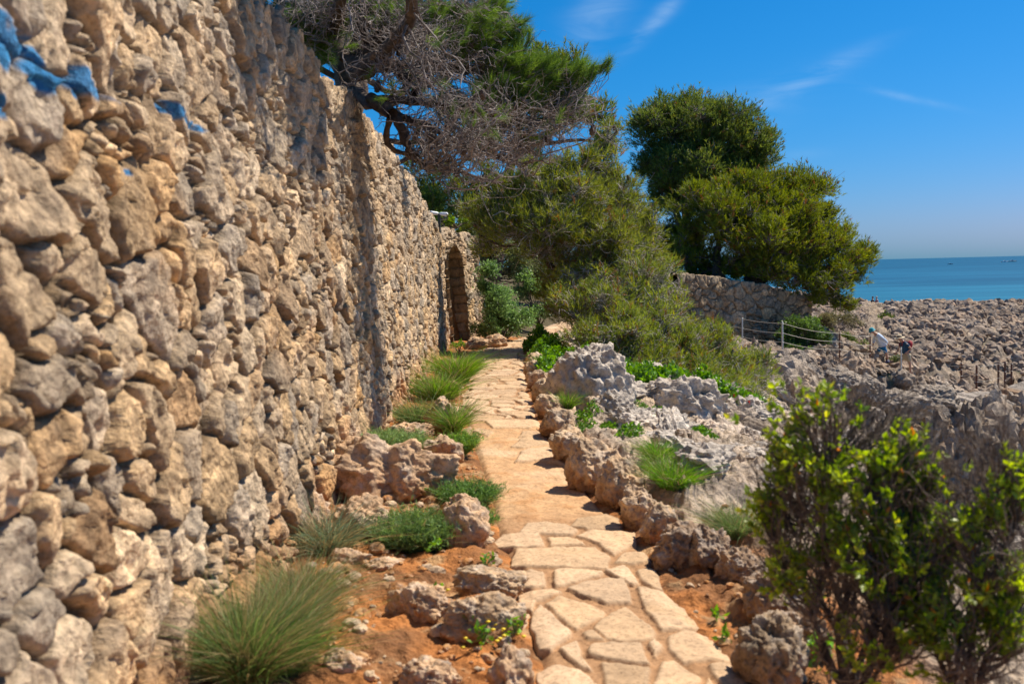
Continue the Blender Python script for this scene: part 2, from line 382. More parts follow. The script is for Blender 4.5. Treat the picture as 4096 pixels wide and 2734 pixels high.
def paint(Pz, dome, u, v):
    m = np.zeros(len(Pz)); n = fbm(P3(u, v), 9, 3, 5)
    rel = Pz-CN; cc = rel @ RN; sx = ((cc[:, 0]/-cc[:, 2])*FP+2048)/K; sy = ((-cc[:, 1]/-cc[:, 2])*FP+1367)/K
    # spray marks given as wall positions measured on the photograph
    for a, b, ra, rb in blue[1:]:
        if (a, b) == (40, 60): continue
        q = wall_pt(a, b); r1_ = wall_pt(a+ra, b); ru = abs(r1_[1]-q[1]); q2 = wall_pt(a, b+rb); rv = abs(q2[2]-q[2])
        d = ((Pz[:, 1]-q[1])/ru)**2+((Pz[:, 2]-q[2])/rv)**2
        m = np.maximum(m, sstep(1.35, .6, d+n*1.9)*.9)
    for a, b, r in ((10, 45, 22), (35, 80, 25), (60, 110, 26), (88, 140, 24), (110, 175, 20), (5, 90, 30), (25, 130, 22)):
        q = wall_pt(a, b); r1_ = wall_pt(a+r*1.6, b); ru = abs(r1_[1]-q[1]); q2 = wall_pt(a, b+r*1.6); rv = abs(q2[2]-q[2])
        d = ((Pz[:, 1]-q[1])/ru)**2+((Pz[:, 2]-q[2])/rv)**2
        m = np.maximum(m, sstep(1.2, .4, d+n*1.7)*.92)
    return m*sstep(.15, .5, dome)
def wall_pt(x, y):
    d = ray(x, y); t = (-1.17-.06*EYE)/(d[0]+.06*d[2]); return CN+t*d
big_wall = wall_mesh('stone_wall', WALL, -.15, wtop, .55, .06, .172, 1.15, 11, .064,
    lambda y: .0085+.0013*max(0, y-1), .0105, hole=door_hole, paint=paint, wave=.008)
tag(big_wall, 'long tall dry stone rubble wall on the left of the path, with blue paint on its near stones', 'stone wall')
# reveal of the arched doorway: squared blocks on both jambs and the arch
def reveal():
    fx = lambda s: np.array(_f(np.array([s]))).ravel()
    a = fx(d0); b = fx(d1_); t = (b-a)/np.linalg.norm(b-a); n_in = np.array([-t[1], t[0]])
    out = []
    zs = np.linspace(-.15, DSP, 120)
    for z in zs: out.append((d1_-d0, z, 1))
    ths = np.linspace(0, pi, 70)
    for th in ths[1:]: out.append((dr+dr*cos(th), DSP+dr*sin(th)/.95, 2))
    for z in zs[::-1][1:]: out.append((0, z, 3))
    out = np.array(out); nv = 34; depth = .62
    arc = np.concatenate([[0], np.cumsum(np.hypot(np.diff(out[:, 0]), np.diff(out[:, 1])))])
    U, W = np.meshgrid(arc, np.linspace(0, 1, nv), indexing='ij'); U = U.ravel(); W = W.ravel()*depth
    course = .2+.05*0; wob = fbm(P3(U, W), 2.5, 2, 5)*.05
    cu = (U+wob)/.2; row = np.floor(cu); fr = cu-row
    sft = h01(row, row*0, 0, 4)*.9; cw = (W/.36+sft); cb = np.floor(cw); fw = cw-cb
    ed = np.minimum(np.minimum(fr, 1-fr)*.2, np.minimum(fw, 1-fw)*.36)
    dome = sstep(0, .03, ed)
    h = .05*dome+.03*h01(row, cb, 2, 6)*dome+.010*fbm(P3(U, W), 16, 3, 3)
    c = lerp([.40, .29, .17], [.50, .39, .26], h01(row, cb, 1, 9)); c = c*(.8+.3*h01(row, cb, 5, 1))[:, None]
    o2 = np.repeat(out, nv, axis=0)
    # inward normal of the opening
    cx = np.where(o2[:, 1] < DSP, np.where(o2[:, 2] == 1, dr*2, 0), o2[:, 0])
    nrx = np.where(o2[:, 2] == 1, -1, np.where(o2[:, 2] == 3, 1, -(o2[:, 0]-dr)/dr)); nrz = np.where(o2[:, 2] == 2, -(o2[:, 1]-DSP)/dr, 0)
    lx = o2[:, 0]+nrx*(h-.02); lz = o2[:, 1]+nrz*(h-.02)
    bat = -.06*(lz+.15)
    inn = W-.11
    X = a[0]+t[0]*lx+n_in[0]*(inn-bat); Y = a[1]+t[1]*lx+n_in[1]*(inn-bat)
    return np.stack([X, Y, lz], 1), grid_faces(len(out), nv), c
V_, F_, c_ = reveal()
mesh('arched_doorway', V_, F_, M['wallrock'], big_wall, c_)

# retaining wall of the terrace under the big pines
RW = [tuple(at(1555, 640, 37.5)[:2]), tuple(at(1640, 660, 38.2)[:2]), tuple(at(1740, 680, 39.5)[:2]), tuple(at(1860, 700, 41)[:2]), (13.6, 46.5)]
rw_top = lambda x, y: float(np.interp(x, [5.5, 6.8, 8.3, 10.2, 12.2, 14], [1.1, 1.15, .95, .62, .08, -.2]))
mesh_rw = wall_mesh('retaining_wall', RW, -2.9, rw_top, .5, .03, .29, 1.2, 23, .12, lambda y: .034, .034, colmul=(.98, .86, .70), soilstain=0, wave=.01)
tag(mesh_rw, 'distant rounded-stone retaining wall standing in the shade beneath the wide pine', 'stone wall')

# ------------------------------------------------------------------ ground
def line(pts): return np.array([gp(*p)[:2] for p in pts])
LE = line([(1225, 1568), (1190, 1400), (1165, 1300), (1125, 1230), (1110, 1130), (1075, 1020), (1055, 950), (1070, 880), (1095, 803), (1200, 775), (1262, 745)])
RE = line([(1740, 1568), (1560, 1390), (1500, 1270), (1370, 1140), (1300, 1060), (1250, 990), (1225, 940), (1205, 870), (1200, 820), (1205, 790), (1240, 778), (1310, 752)])
LE = np.vstack([[.12, .5], LE, [3.2, 36]]); RE = np.vstack([[1.0, .5], RE, [4.1, 36]])
def pathx(y): return np.interp(y, LE[:, 1], LE[:, 0]), np.interp(y, RE[:, 1], RE[:, 0])
ctl = []
def c3(x, y, z): ctl.append((x, y, z))
def cw_(px, py, Y): ctl.append(tuple(at(px, py, Y)))
for y in (0, 3, 6, 9, 12, 15, 18, 22, 27, 32): l_, r_ = pathx(y); c3((l_+r_)/2, y, 0)
for y, z in ((2, 0), (6, 0), (10, -.02), (14, -.04), (18, -.02)): c3(pathx(y)[1]+.7, y, z-.03)
for p in [(1.9, 3, -.25), (2.6, 2.6, -.9), (2.1, 5, -.12), (2.0, 7, -.12), (3.1, 5, -1.1), (4.2, 6, -3.2), (5.5, 6, -5.6), (8, 7, -7.5), (3.0, 8, -.5), (4.6, 9, -2.6), (7, 10, -6.3), (2.3, 11, -.4), (4.0, 12, -.75), (6, 13, -2.6), (9, 15, -6.5),
          (2.2, 15, -.55), (4.5, 16, -1.4), (6.5, 18, -2.2), (10, 20, -5.6), (14, 20, -8), (4, 20, -1.1), (7, 24, -1.9), (11, 27, -3.6), (15, 30, -7.6), (20, 28, -9), (3.5, 28, -.6), (6, 30, -1.0), (-5, 30, .6), (30, 30, -9.5), (12, 3, -9), (30, 10, -10), (5, -5, -5), (0, -10, 0), (60, 40, -10), (-30, 30, 3), (-30, 70, 4), (0, 60, 1.5), (20, 34, -8.6), (24, 36, -8.6), (-20, 100, 2)]: c3(*p)
for p in [(1703, 778, 37), (1795, 798, 36), (1930, 812, 39), (2030, 833, 44), (2083, 860, 42), (1790, 900, 27), (1850, 960, 25), (2000, 900, 36.5), (2120, 885, 40), (2240, 880, 43), (2349, 885, 45), (2200, 830, 50), (2349, 800, 56), (2040, 780, 55), (2100, 740, 75), (2250, 730, 85), (2349, 730, 88), (2012, 722, 108), (2130, 695, 112), (2230, 700, 113), (2349, 693, 114), (1900, 730, 70), (1860, 760, 42)]: cw_(*p)
for x in (-30, 10, 40, 70, 110): c3(x, 122, -3.6 if x > 20 else -1); c3(x, 135, -13)
ctl = np.array(ctl); cp = ctl[:, :2]
Dm = np.linalg.norm(cp[:, None]-cp[None], axis=2); lam = np.linalg.solve(Dm+np.eye(len(cp))*.02, ctl[:, 2]-0)
def base_z(x, y):
    r = np.zeros(len(x)); Q = np.stack([x, y], 1)
    for i in range(0, len(x), 100000):
        r[i:i+100000] = np.linalg.norm(Q[i:i+100000, None]-cp[None], axis=2) @ lam
    return r
SOIL = np.array([.54, .215, .065]); SOILD = np.array([.33, .15, .06]); DIRT = np.array([.56, .34, .175]); KARST = np.array([.56, .44, .325]); KDK = np.array([.19, .16, .135]); GRN = np.array([.07, .12, .02])
rwx = np.array([p[0] for p in RW]); rwy = np.array([p[1] for p in RW])
CLP = [at(1880, 1000, 33)[:2], at(1980, 1000, 35)[:2], at(2080, 1000, 37.5)[:2], at(2200, 1000, 38.5)[:2], at(2330, 1000, 40)[:2], at(2480, 1000, 43)[:2]]
CLX = np.array([p[0] for p in CLP]+[45]); CLY = np.array([p[1] for p in CLP]+[60])
# the trodden line past the fence posts and the walkers: nothing rises above it on the near side
SG = np.array([at(*p) for p in [(1560, 765, 38.5), (1640, 775, 38), (1703, 785, 37.5), (1795, 800, 36), (1926, 815, 39), (1996, 826, 41), (2035, 836, 44), (2067, 856, 40.5), (2086, 860, 42), (2205, 872, 46), (2240, 888, 45), (2320, 886, 47), (2349, 886, 47)]])
SGA = SG[:, 0]/SG[:, 1]
def sight(x, y):
    a = x/np.maximum(y, 1); yf = np.interp(a, SGA, SG[:, 1]); zf = np.interp(a, SGA, SG[:, 2])
    ry = np.interp(x, rwx, rwy)+.2; front = (y < ry) | (x > 12.9); ok = (a > SGA[0]) & (a < SGA[-1]) & (y < yf+7) & front & (y > 20)
    return np.where(ok, np.where(y > yf-.5, zf-.06+np.maximum(0, y-yf-1.2-6*(x < 12.6))*.42, EYE+(zf-EYE)*y/yf-.12), 99.)
def ground(x, y):
    z = base_z(x, y); lx, rx = pathx(y)
    q = P3(x, y)
    dr_ = x-rx; dl = lx-x
    onpath = sstep(.03, -.12, np.maximum(dr_, dl))*(y < 36); near = sstep(.6, .05, np.maximum(dr_, dl))*(y < 30)
    # karst relief on the seaward side
    kw = np.interp(y, [0, 4.6, 6, 9, 30], [.75, .6, .12, .05, .0]); k = sstep(kw, kw+.35, dr_)*sstep(30, 24, y)*(x > lx)
    far = sstep(24, 30, y)*sstep(.5, 3, dr_)
    rid = ridged(P3(x*1.0, y*1.0), .75, 5, 3, .55)
    rid2 = ridged(q, 2.6, 4, 13, .6)
    d1, d2, ID, du, dv = voro(x/1.15+fbm(q, .8, 2, 31)*.5, y/1.15+fbm(q, .8, 2, 32)*.5, 41)
    blk = sstep(0, .2, d2-d1)*(.35+hr(ID, 3)*.9)+((hr(ID, 1)-.5)*du+(hr(ID, 2)-.5)*dv)*.9
    rid3 = ridged(q, 6.5, 4, 23, .6)
    zz = k*(.12*(rid-.9)+.075*(rid2-1)+.035*(rid3-1)+.13*(blk-.6))
    e1, e2, IE, eu, ev = voro(x/.62+fbm(q, 1.3, 2, 33)*.5, y/.9+fbm(q, 1.3, 2, 34)*.5, 47, drop=.3)
    b2 = sstep(0, .3, e2-e1)*(.2+hr(IE, 3)*1.0)+((hr(IE, 1)-.5)*eu+(hr(IE, 2)-.5)*ev)*.9
    g1, g2, IG, gu, gv = voro(x/2.4+fbm(q, .5, 2, 35)*.5, y/2.8, 49, drop=.3)
    b3 = sstep(0, .25, g2-g1)*(.1+hr(IG, 3)*.9)
    fa = far*np.interp(y, [24, 34, 46, 60], [.5, .6, .8, 1.1]); zz += fa*(.24*(b2-.6)+.28*(b3-.5)+.14*(rid2-1)+.24*(rid-.9))
    # the gully with its sheer sides
    gl = sstep(0, 1.3, x-np.interp(y, [4, 8, 12, 18, 24, 30, 33.5, 36], [2.9, 4.0, 5.3, 6.7, 7.9, 9.0, 9.6, 11])+.5*fbm(q, .6, 3, 81))
    gl = gl*sstep(2.7, 1.7, y-np.interp(x, CLX, CLY))*(y > 1)
    # left strip
    wx = np.interp(y, [p[1] for p in WALL], [p[0] for p in WALL])
    ls = sstep(0, .15, dl)*(x > wx-.3)*(y < 23)
    zz += ls*(.05*sstep(0, .9, dl)+.10*fbm(q, 2.2, 4, 61)+.035*fbm(q, 9, 3, 62))
    # earth just right of the paving
    er = sstep(.0, .1, dr_)*(1-k)*(y < 26)*(1-far)
    zz += er*(.07*fbm(q, 4, 4, 65)+.03*fbm(q, 15, 3, 66))
    z = z*(1-near)+(zz)*(1-onpath)-.045*onpath
    z = z*(1-gl)+np.minimum(z, -9.7+.5*rid)*gl
    z = np.where(ls > 0, zz, z)
    kk = np.maximum(k*.8, far*.85)*(1-near)*(1-gl)
    th = np.where(y > 24, .42, .20); tw = (z+.35*fbm(q, .5, 3, 85)*1.2+.10*fbm(q, 2.1, 3, 86))/th; tf_ = tw-np.floor(tw)
    z = z+kk*.5*th*(sstep(.15, .8, tf_)-tf_)-.15*far*sstep(28, 33, y)*sstep(46, 41, y)
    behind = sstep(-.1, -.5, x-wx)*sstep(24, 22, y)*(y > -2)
    z = z*(1-behind)+behind*(2.0+.15*fbm(q, .8, 3, 71))
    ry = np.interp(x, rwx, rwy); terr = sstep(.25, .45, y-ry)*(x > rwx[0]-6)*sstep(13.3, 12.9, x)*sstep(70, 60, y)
    rt = np.interp(x, [0, 6.8, 8.3, 10.2, 12.2, 14], [1.0, 1.05, .85, .55, .0, -.3])
    z = z*(1-terr)+terr*(rt+.1*fbm(q, 1, 3, 75))
    z = np.minimum(z, sight(x, y)-.16*np.clip(rid2, 0, 2)-.10*np.clip(rid-.4, 0, 2)+.12)
    # colours: earth, rock, moss
    c = np.tile(KARST, (len(x), 1)); c = c*(.85+.3*hr(ID, 5))[:, None]
    c = lerp(c, KDK, sstep(.0, .45, fbm(q, 1.6, 4, 91))*.6)
    c = lerp(c, [.50, .36, .22], sstep(.1, .5, fbm(q, .35, 3, 95))*.55)
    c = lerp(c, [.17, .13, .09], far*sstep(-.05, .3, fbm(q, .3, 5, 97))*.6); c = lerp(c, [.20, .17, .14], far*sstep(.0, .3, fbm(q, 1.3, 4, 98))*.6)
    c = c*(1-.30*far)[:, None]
    c = lerp(c, GRN, (sstep(.18, .34, fbm(q, .5, 4, 101))*.75*(k+far)*(y < 62)*sstep(1.25, .8, rid)))
    soil = lerp(SOIL, SOILD, sstep(-.2, .3, fbm(q, 2.5, 4, 111))); soil = lerp(soil, [.52, .31, .15], sstep(.15, .4, fbm(q, 5, 3, 115)))
    sm = np.maximum(np.maximum(np.maximum(ls, er), onpath), sstep(.34, .22, np.maximum(dr_, dl))*(y < 24)); c = c*(1-sm)[:, None]+soil*sm[:, None]
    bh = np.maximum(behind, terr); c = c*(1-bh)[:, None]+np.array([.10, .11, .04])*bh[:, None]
    lf = (dl > 0)*(y >= 23)*1.0; c = c*(1-lf)[:, None]+np.array([.13, .10, .05])*lf[:, None]
    return z, c
def polar(rs, an):
    Rg, Ag = np.meshgrid(rs, an, indexing='ij'); return (Rg*np.sin(Ag)).ravel(), (Rg*np.cos(Ag)).ravel()
rs = np.concatenate([[.4, .9, 1.4], np.geomspace(1.9, 12, 420), np.geomspace(12.05, 60, 520)[0:], np.geomspace(60.4, 130, 150), [150, 190]])
an = np.radians(np.concatenate([np.arange(-179, -26, 3.0), np.arange(-26, 0, .2), np.arange(0, 29.5, .055), np.arange(29.6, 40, .2), np.arange(41, 181, 3.0)]))
gx, gy = polar(rs, an); gz, gc = ground(gx, gy)
Fg = grid_faces(len(rs), len(an))
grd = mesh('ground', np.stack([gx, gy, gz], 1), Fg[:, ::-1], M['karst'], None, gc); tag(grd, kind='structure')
def gz_at(x, y): z, _ = ground(np.array([float(x)]), np.array([float(y)])); return float(z[0])

# ------------------------------------------------------------------ path with flagstones
def c6(pts): return [((1200+a/1.305)/K, (1900+b/1.305)/K) for a, b in pts]
def c5(pts): return [((1200+a/1.5677)/K, (1100+b/1.5677)/K) for a, b in pts]
SL = [[(1150,285),(1180,240),(1290,235),(1390,250),(1445,285),(1420,303),(1150,298)],[(1410,255),(1450,220),(1600,197),(1680,200),(1695,240),(1670,268),(1560,275),(1500,278)],
[(1000,335),(1050,300),(1245,300),(1275,355),(1240,362),(1120,364),(1040,358)],[(1290,315),(1420,312),(1490,355),(1400,360),(1310,360)],[(1445,305),(1520,285),(1750,280),(1755,340),(1640,405),(1590,380),(1560,350)],
[(1090,455),(1130,372),(1540,367),(1620,430),(1600,476),(1300,468)],[(1645,450),(1690,400),(1800,390),(1840,435),(1740,455)],[(1100,560),(1130,500),(1200,488),(1270,500),(1283,560),(1200,566)],
[(1320,540),(1330,490),(1480,485),(1580,500),(1560,520),(1420,550),(1340,565)],[(1590,490),(1690,465),(1770,548),(1740,556),(1640,520)],[(1755,490),(1860,470),(1895,580),(1850,575),(1780,530)],
[(1112,590),(1330,582),(1365,598),(1230,640),(1210,680),(1160,670)],[(1390,578),(1500,545),(1690,530),(1730,650),(1600,655),(1480,620)],[(1760,575),(1900,600),(2000,640),(2130,750),(2060,780),(1890,800),(1800,680)],
[(1290,650),(1350,615),(1590,695),(1580,730),(1440,784),(1340,730)],[(1210,700),(1260,660),(1330,738),(1412,798),(1405,830),(1310,905),(1240,890),(1200,760)],[(1535,790),(1620,700),(1700,670),(1850,800),(1840,840),(1680,860),(1600,840)],
[(1920,830),(2000,795),(2120,800),(2300,920),(2240,950),(2010,975),(1930,900)],[(1360,900),(1440,850),(1470,930),(1520,1000),(1470,990)],[(1500,900),(1540,872),(1780,870),(1820,980),(1640,955),(1510,925)],
[(1825,870),(1850,845),(1895,885),(1850,935)],[(1225,1000),(1320,980),(1470,1010),(1560,1088),(1450,1140),(1300,1120),(1240,1060)],[(1570,965),(1700,980),(1820,1000),(1810,1088),(1700,1130),(1600,1100)],
[(1840,1088),(1890,970),(1950,960),(2090,1050),(2060,1130),(1900,1150)],[(2130,990),(2240,965),(2340,1010),(2400,1060),(2349,1110),(2200,1080)],[(1480,812),(1530,802),(1590,848),(1500,843)],[(1150,690),(1195,690),(1185,740),(1160,780)]]
SL = [c6(p) for p in SL]
SL += [c5(p) for p in [[(1350,1160),(1390,1100),(1430,1080),(1590,1075),(1640,1110),(1680,1180),(1500,1150)],[(1325,1070),(1400,1010),(1560,1000),(1600,1040),(1400,1075)],[(1370,1005),(1400,975),(1500,970),(1540,1000),(1440,1005)],[(1160,910),(1300,900),(1500,900),(1510,935),(1440,950),(1210,950)],
[(1000,890),(1180,872),(1280,880),(1250,905),(1150,905),(1050,905)],[(1000,950),(1070,945),(1080,972),(1050,990),(1010,970)],[(1078,972),(1120,950),(1215,970),(1180,1000),(1140,990)]]]
SLW = [np.array([gp(x, y, .02)[:2] for x, y in p]) for p in SL]
def poly_sd(x, y, p):      # signed distance, positive inside
    d = np.full(x.shape, 1e9); ins = np.zeros(x.shape, bool); n = len(p)
    for i in range(n):
        a = p[i]; b = p[(i+1) % n]; ab = b-a
        t = np.clip(((x-a[0])*ab[0]+(y-a[1])*ab[1])/(ab@ab), 0, 1)
        d = np.minimum(d, np.hypot(x-a[0]-t*ab[0], y-a[1]-t*ab[1]))
        cnd = ((a[1] > y) != (b[1] > y)) & (x < (b[0]-a[0])*(y-a[1])/(b[1]-a[1]+1e-12)+a[0]); ins ^= cnd
    return np.where(ins, d, -d)
ys = [1.0]
while ys[-1] < 35.5: ys.append(ys[-1]+.006+.0016*max(0, ys[-1]-2.5))
ys = np.array(ys); us = np.linspace(-.16, 1.16, 150)
Yg, Ug = np.meshgrid(ys, us, indexing='ij'); lx, rx = pathx(Yg.ravel()); py_ = Yg.ravel(); px_ = lx+(rx-lx)*Ug.ravel(); uu = Ug.ravel()
q = P3(px_, py_)
wx_ = px_+fbm(q, 7, 3, 201)*.012; wy_ = py_+fbm(q, 7, 3, 202)*.012
sdm = np.full(px_.shape, -1.0); sid = np.zeros(px_.shape, int)
for i, p in enumerate(SLW):
    m = (py_ > p[:, 1].min()-.1) & (py_ < p[:, 1].max()+.1)
    s_ = poly_sd(wx_[m], wy_[m], p); cur = sdm[m]; up = s_ > cur; t_ = sid[m]; t_[up] = i+1; sid[m] = t_; sdm[m] = np.maximum(cur, s_)
zone = (py_ < 3.72)*1.0+(py_ > gp(1120, 962)[1])
a1, a2, AI, au, av = voro(px_/.30+fbm(q, 2, 2, 5)*.3, py_/.34+fbm(q, 2, 2, 6)*.3, 301, drop=.2)
vs = (a2-a1)*.19-.026
use = (zone > 0) & (sdm < -.03)
slab = np.where(use, vs, sdm); rid_ = np.where(use, hr(AI, 3), h01(sid, sid*0, 0, 55)); r2_ = np.where(use, hr(AI, 4), h01(sid, sid*0, 2, 56))
slab = slab+.008+.006*fbm(q, 11, 3, 207); top = sstep(-.003, .012, slab)
edge = sstep(0, .14, uu)*sstep(1, .9, uu)
n1_ = fbm(q, 5, 4, 211); n2_ = fbm(q, 22, 3, 215)
pz = .0+.012*fbm(q, 1.2, 3, 221)+.016*n1_+.006*n2_*(1-top)+top*(.013+.009*rid_+.004*n2_)+top*.02*((hr(AI, 1)-.5)*au)*use
pz = pz-.06*(1-edge)*(1-top*.6)
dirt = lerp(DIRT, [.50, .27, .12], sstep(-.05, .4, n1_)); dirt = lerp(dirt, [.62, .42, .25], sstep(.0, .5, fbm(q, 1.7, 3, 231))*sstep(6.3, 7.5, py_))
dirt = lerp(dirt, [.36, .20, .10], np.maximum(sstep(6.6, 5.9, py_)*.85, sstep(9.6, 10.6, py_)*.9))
sc_ = lerp([.54, .36, .205], [.66, .46, .29], rid_); sc_ = sc_*(.80+.30*r2_)[:, None]; sc_ = lerp(sc_, [.42, .30, .19], sstep(.035, .0, slab)*.5); sc_ = lerp(sc_, [.55, .35, .18], sstep(.2, .6, fbm(q, 3, 4, 241))*.5)
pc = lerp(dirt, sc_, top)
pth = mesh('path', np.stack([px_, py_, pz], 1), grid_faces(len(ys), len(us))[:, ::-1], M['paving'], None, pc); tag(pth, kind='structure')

# ------------------------------------------------------------------ sea
def sea_mat():
    m, n, l, b = nodes('sea_water')
    geo = n.new('ShaderNodeNewGeometry'); sp = n.new('ShaderNodeSeparateXYZ'); l.new(geo.outputs['Position'], sp.inputs[0])
    rg = n.new('ShaderNodeMapRange'); rg.inputs['From Min'].default_value = 130; rg.inputs['From Max'].default_value = 1400
    l.new(sp.outputs['Y'], rg.inputs[0])
    ra = n.new('ShaderNodeValToRGB'); e = ra.color_ramp.elements; e[0].color = (.016, .125, .20, 1); e[1].color = (.006, .08, .155, 1)
    e.new(.3).color = (.011, .10, .185, 1)
    l.new(rg.outputs[0], ra.inputs[0])
    mp_ = n.new('ShaderNodeMapping'); mp_.inputs['Scale'].default_value = (.0045, .022, .02); l.new(geo.outputs['Position'], mp_.inputs[0])
    nz_ = n.new('ShaderNodeTexNoise'); nz_.inputs['Scale'].default_value = 1.4; nz_.inputs['Detail'].default_value = 9; nz_.inputs['Roughness'].default_value = .62; l.new(mp_.outputs[0], nz_.inputs[0])
    r2 = n.new('ShaderNodeValToRGB'); r2.color_ramp.elements[0].position = .34; r2.color_ramp.elements[1].position = .68
    r2.color_ramp.elements[0].color = (.62, .74, .8, 1); r2.color_ramp.elements[1].color = (1.5, 1.35, 1.3, 1)
    l.new(nz_.outputs[0], r2.inputs[0])
    mu = n.new('ShaderNodeMixRGB'); mu.blend_type = 'MULTIPLY'; mu.inputs[0].default_value = 1; l.new(ra.outputs[0], mu.inputs[1]); l.new(r2.outputs[0], mu.inputs[2])
    l.new(mu.outputs[0], b.inputs['Base Color']); b.inputs['Roughness'].default_value = .5; b.inputs['IOR'].default_value = 1.2; b.inputs['Specular IOR Level'].default_value = .3
    mp2 = n.new('ShaderNodeMapping'); mp2.inputs['Scale'].default_value = (.12, .5, .3); l.new(geo.outputs['Position'], mp2.inputs[0])
    n3 = n.new('ShaderNodeTexNoise'); n3.inputs['Scale'].default_value = 1; n3.inputs['Detail'].default_value = 6; l.new(mp2.outputs[0], n3.inputs[0])
    bp = n.new('ShaderNodeBump'); bp.inputs['Strength'].default_value = .5; bp.inputs['Distance'].default_value = .6; l.new(n3.outputs[0], bp.inputs['Height']); l.new(bp.outputs[0], b.inputs['Normal'])
    return m
M['sea'] = sea_mat()
SEA_Z = -9.6
V = np.array([[-40000, 95, SEA_Z], [40000, 95, SEA_Z], [40000, 50000, SEA_Z], [-40000, 50000, SEA_Z]], float)
sea = mesh('sea', V, np.array([[0, 1, 2, 3]]), M['sea'], smooth=False); tag(sea, kind='structure')

# ------------------------------------------------------------------ rocks
def rock_np(c, dims, rz=0, seed=0, sub=5, rough=1.0, cuts=9, tint=None, soil=.0, kar=False, tilt=0.0):
    V, F = ico(sub); rg = np.random.RandomState(seed)
    r = 1+.22*fbm(V, 1.3, 3, seed)
    for i in range(cuts):
        n = rg.normal(size=3); n /= np.linalg.norm(n); d = rg.uniform(.62, .9); dt = V @ n
        lim = np.where(dt > .05, d/np.maximum(dt, .05), 9); r = np.minimum(r, lim+.02*fbm(V, 4, 2, seed+i))
    s_ = (dims[0]*dims[1]*dims[2])**(1/3.)
    # knobs and hollows: cells over the surface
    w_ = V*1.9+seed % 7; kd = np.abs(vnoise(w_+5, seed+2))+.5*np.abs(vnoise(w_*2.3, seed+4)); r = r*(.90+.26*kd*rough**.5)
    Q = V*r[:, None]*np.array(dims)/2
    hf = .07*ridged(Q, 2.0/s_, 5, seed+3, .6)+.05*fbm(Q, 7/s_, 4, seed+5, .65)
    if kar: hf = hf*1.35+.04*ridged(Q, 4.5/s_, 4, seed+8, .6)
    hf -= .10*sstep(.22, .42, fbm(Q, 5/s_, 2, seed+11))
    Q = Q*(1+(hf*rough/ (np.linalg.norm(Q, axis=1)/s_+.35))[:, None])
    if tilt: ct, st = cos(tilt), sin(tilt); Q = np.stack([Q[:, 0]*ct-Q[:, 2]*st, Q[:, 1], Q[:, 0]*st+Q[:, 2]*ct], 1)
    ca, sa = cos(rz), sin(rz); Q = np.stack([Q[:, 0]*ca-Q[:, 1]*sa, Q[:, 0]*sa+Q[:, 1]*ca, Q[:, 2]], 1)
    base = np.array(tint if tint is not None else [.46, .385, .295])
    c_ = np.tile(base, (len(Q), 1)); c_ = lerp(c_, [.56, .49, .41], sstep(-.1, .4, fbm(Q, 3/s_, 3, seed+21))*.5); c_ = lerp(c_, [.27, .22, .165], sstep(.15, .55, fbm(Q, 4/s_, 4, seed+25))*.65)
    if soil: c_ = lerp(c_, [.42, .20, .075], sstep(.25, -.35, Q[:, 2]/dims[2]+.5*fbm(Q, 3/s_, 3, seed+31))*soil)
    return Q+np.array(c), F, c_
def rock(name, loc, dims, label, cat='rock', group=None, mat='rock', **k):
    V, F, c_ = rock_np((0, 0, 0), dims, **k)
    o = mesh(name, V, F, M[mat], None, c_); o.location = loc; tag(o, label, cat, group); return o
def rock_px(name, px, pyb, wpx, hpx, label, depth=1.0, z=None, sink=.25, group=None, Y=None, **k):
    """rock whose foot is seen at (px, pyb) and which looks wpx wide and hpx tall"""
    p = gp(px, pyb, 0.02 if z is None else z) if Y is None else at(px, pyb, Y)
    m = p[1]*K/FP; wd = wpx*m; hh = hpx*m*1.0
    zd = hh*(1+sink); dp = wd*depth
    return rock(name, (p[0], p[1]+dp*.35, p[2]+hh-zd/2), (wd*1.12, dp, zd*1.12), label, group=group, **k)
# kerb boulders between the path and the slope, near to far (photo position of the foot, size)
TC = [.62, .43, .26]
kerb = [((1505, 1238), 75, 92, 'small rounded brown boulder ending the near end of the stone kerb'), ((1462, 1205), 80, 100, 'brown kerb boulder with a pale grey patch on its seaward side'), ((1425, 1160), 95, 120, 'broad blocky kerb boulder with a knobbly top'),
 ((1352, 1120), 105, 125, 'large kerb boulder with a smooth grey oval face on top'), ((1310, 1058), 90, 90, 'low pitted kerb boulder behind the largest one'), ((1275, 1000), 70, 82, 'dark brown upright kerb boulder halfway along the kerb'), ((1258, 955), 55, 62, 'kerb stone leaning towards the path halfway up the kerb'),
 ((1246, 920), 48, 60, 'rough grey-topped kerb stone beside the far paving'), ((1233, 893), 42, 52, 'narrow kerb stone with deep pits beside the far paving'), ((1222, 868), 38, 50, 'knobbly far kerb stone next to the pale jagged one'), ((1224, 846), 42, 45, 'pale jagged kerb stone at the far end of the kerb'), ((1232, 826), 30, 36, 'last small kerb stone half hidden in green weeds')]
for i, ((px, py), w_, h_, lb) in enumerate(kerb):
    rock_px('kerb_boulder', px+w_*.08, py, w_*.98, h_*.76, lb, depth=1.15, group='boulders of the stone kerb', seed=100+i, sub=6 if i < 5 else 5, rough=1.15, soil=.8, tint=TC, cuts=7, rz=.1, sink=.2)
KB = [(1395, 1150, 60, 60), (1335, 1075, 45, 50), (1290, 1035, 45, 50), (1265, 978, 35, 35), (1215, 880, 26, 30), (1450, 1170, 35, 45)]
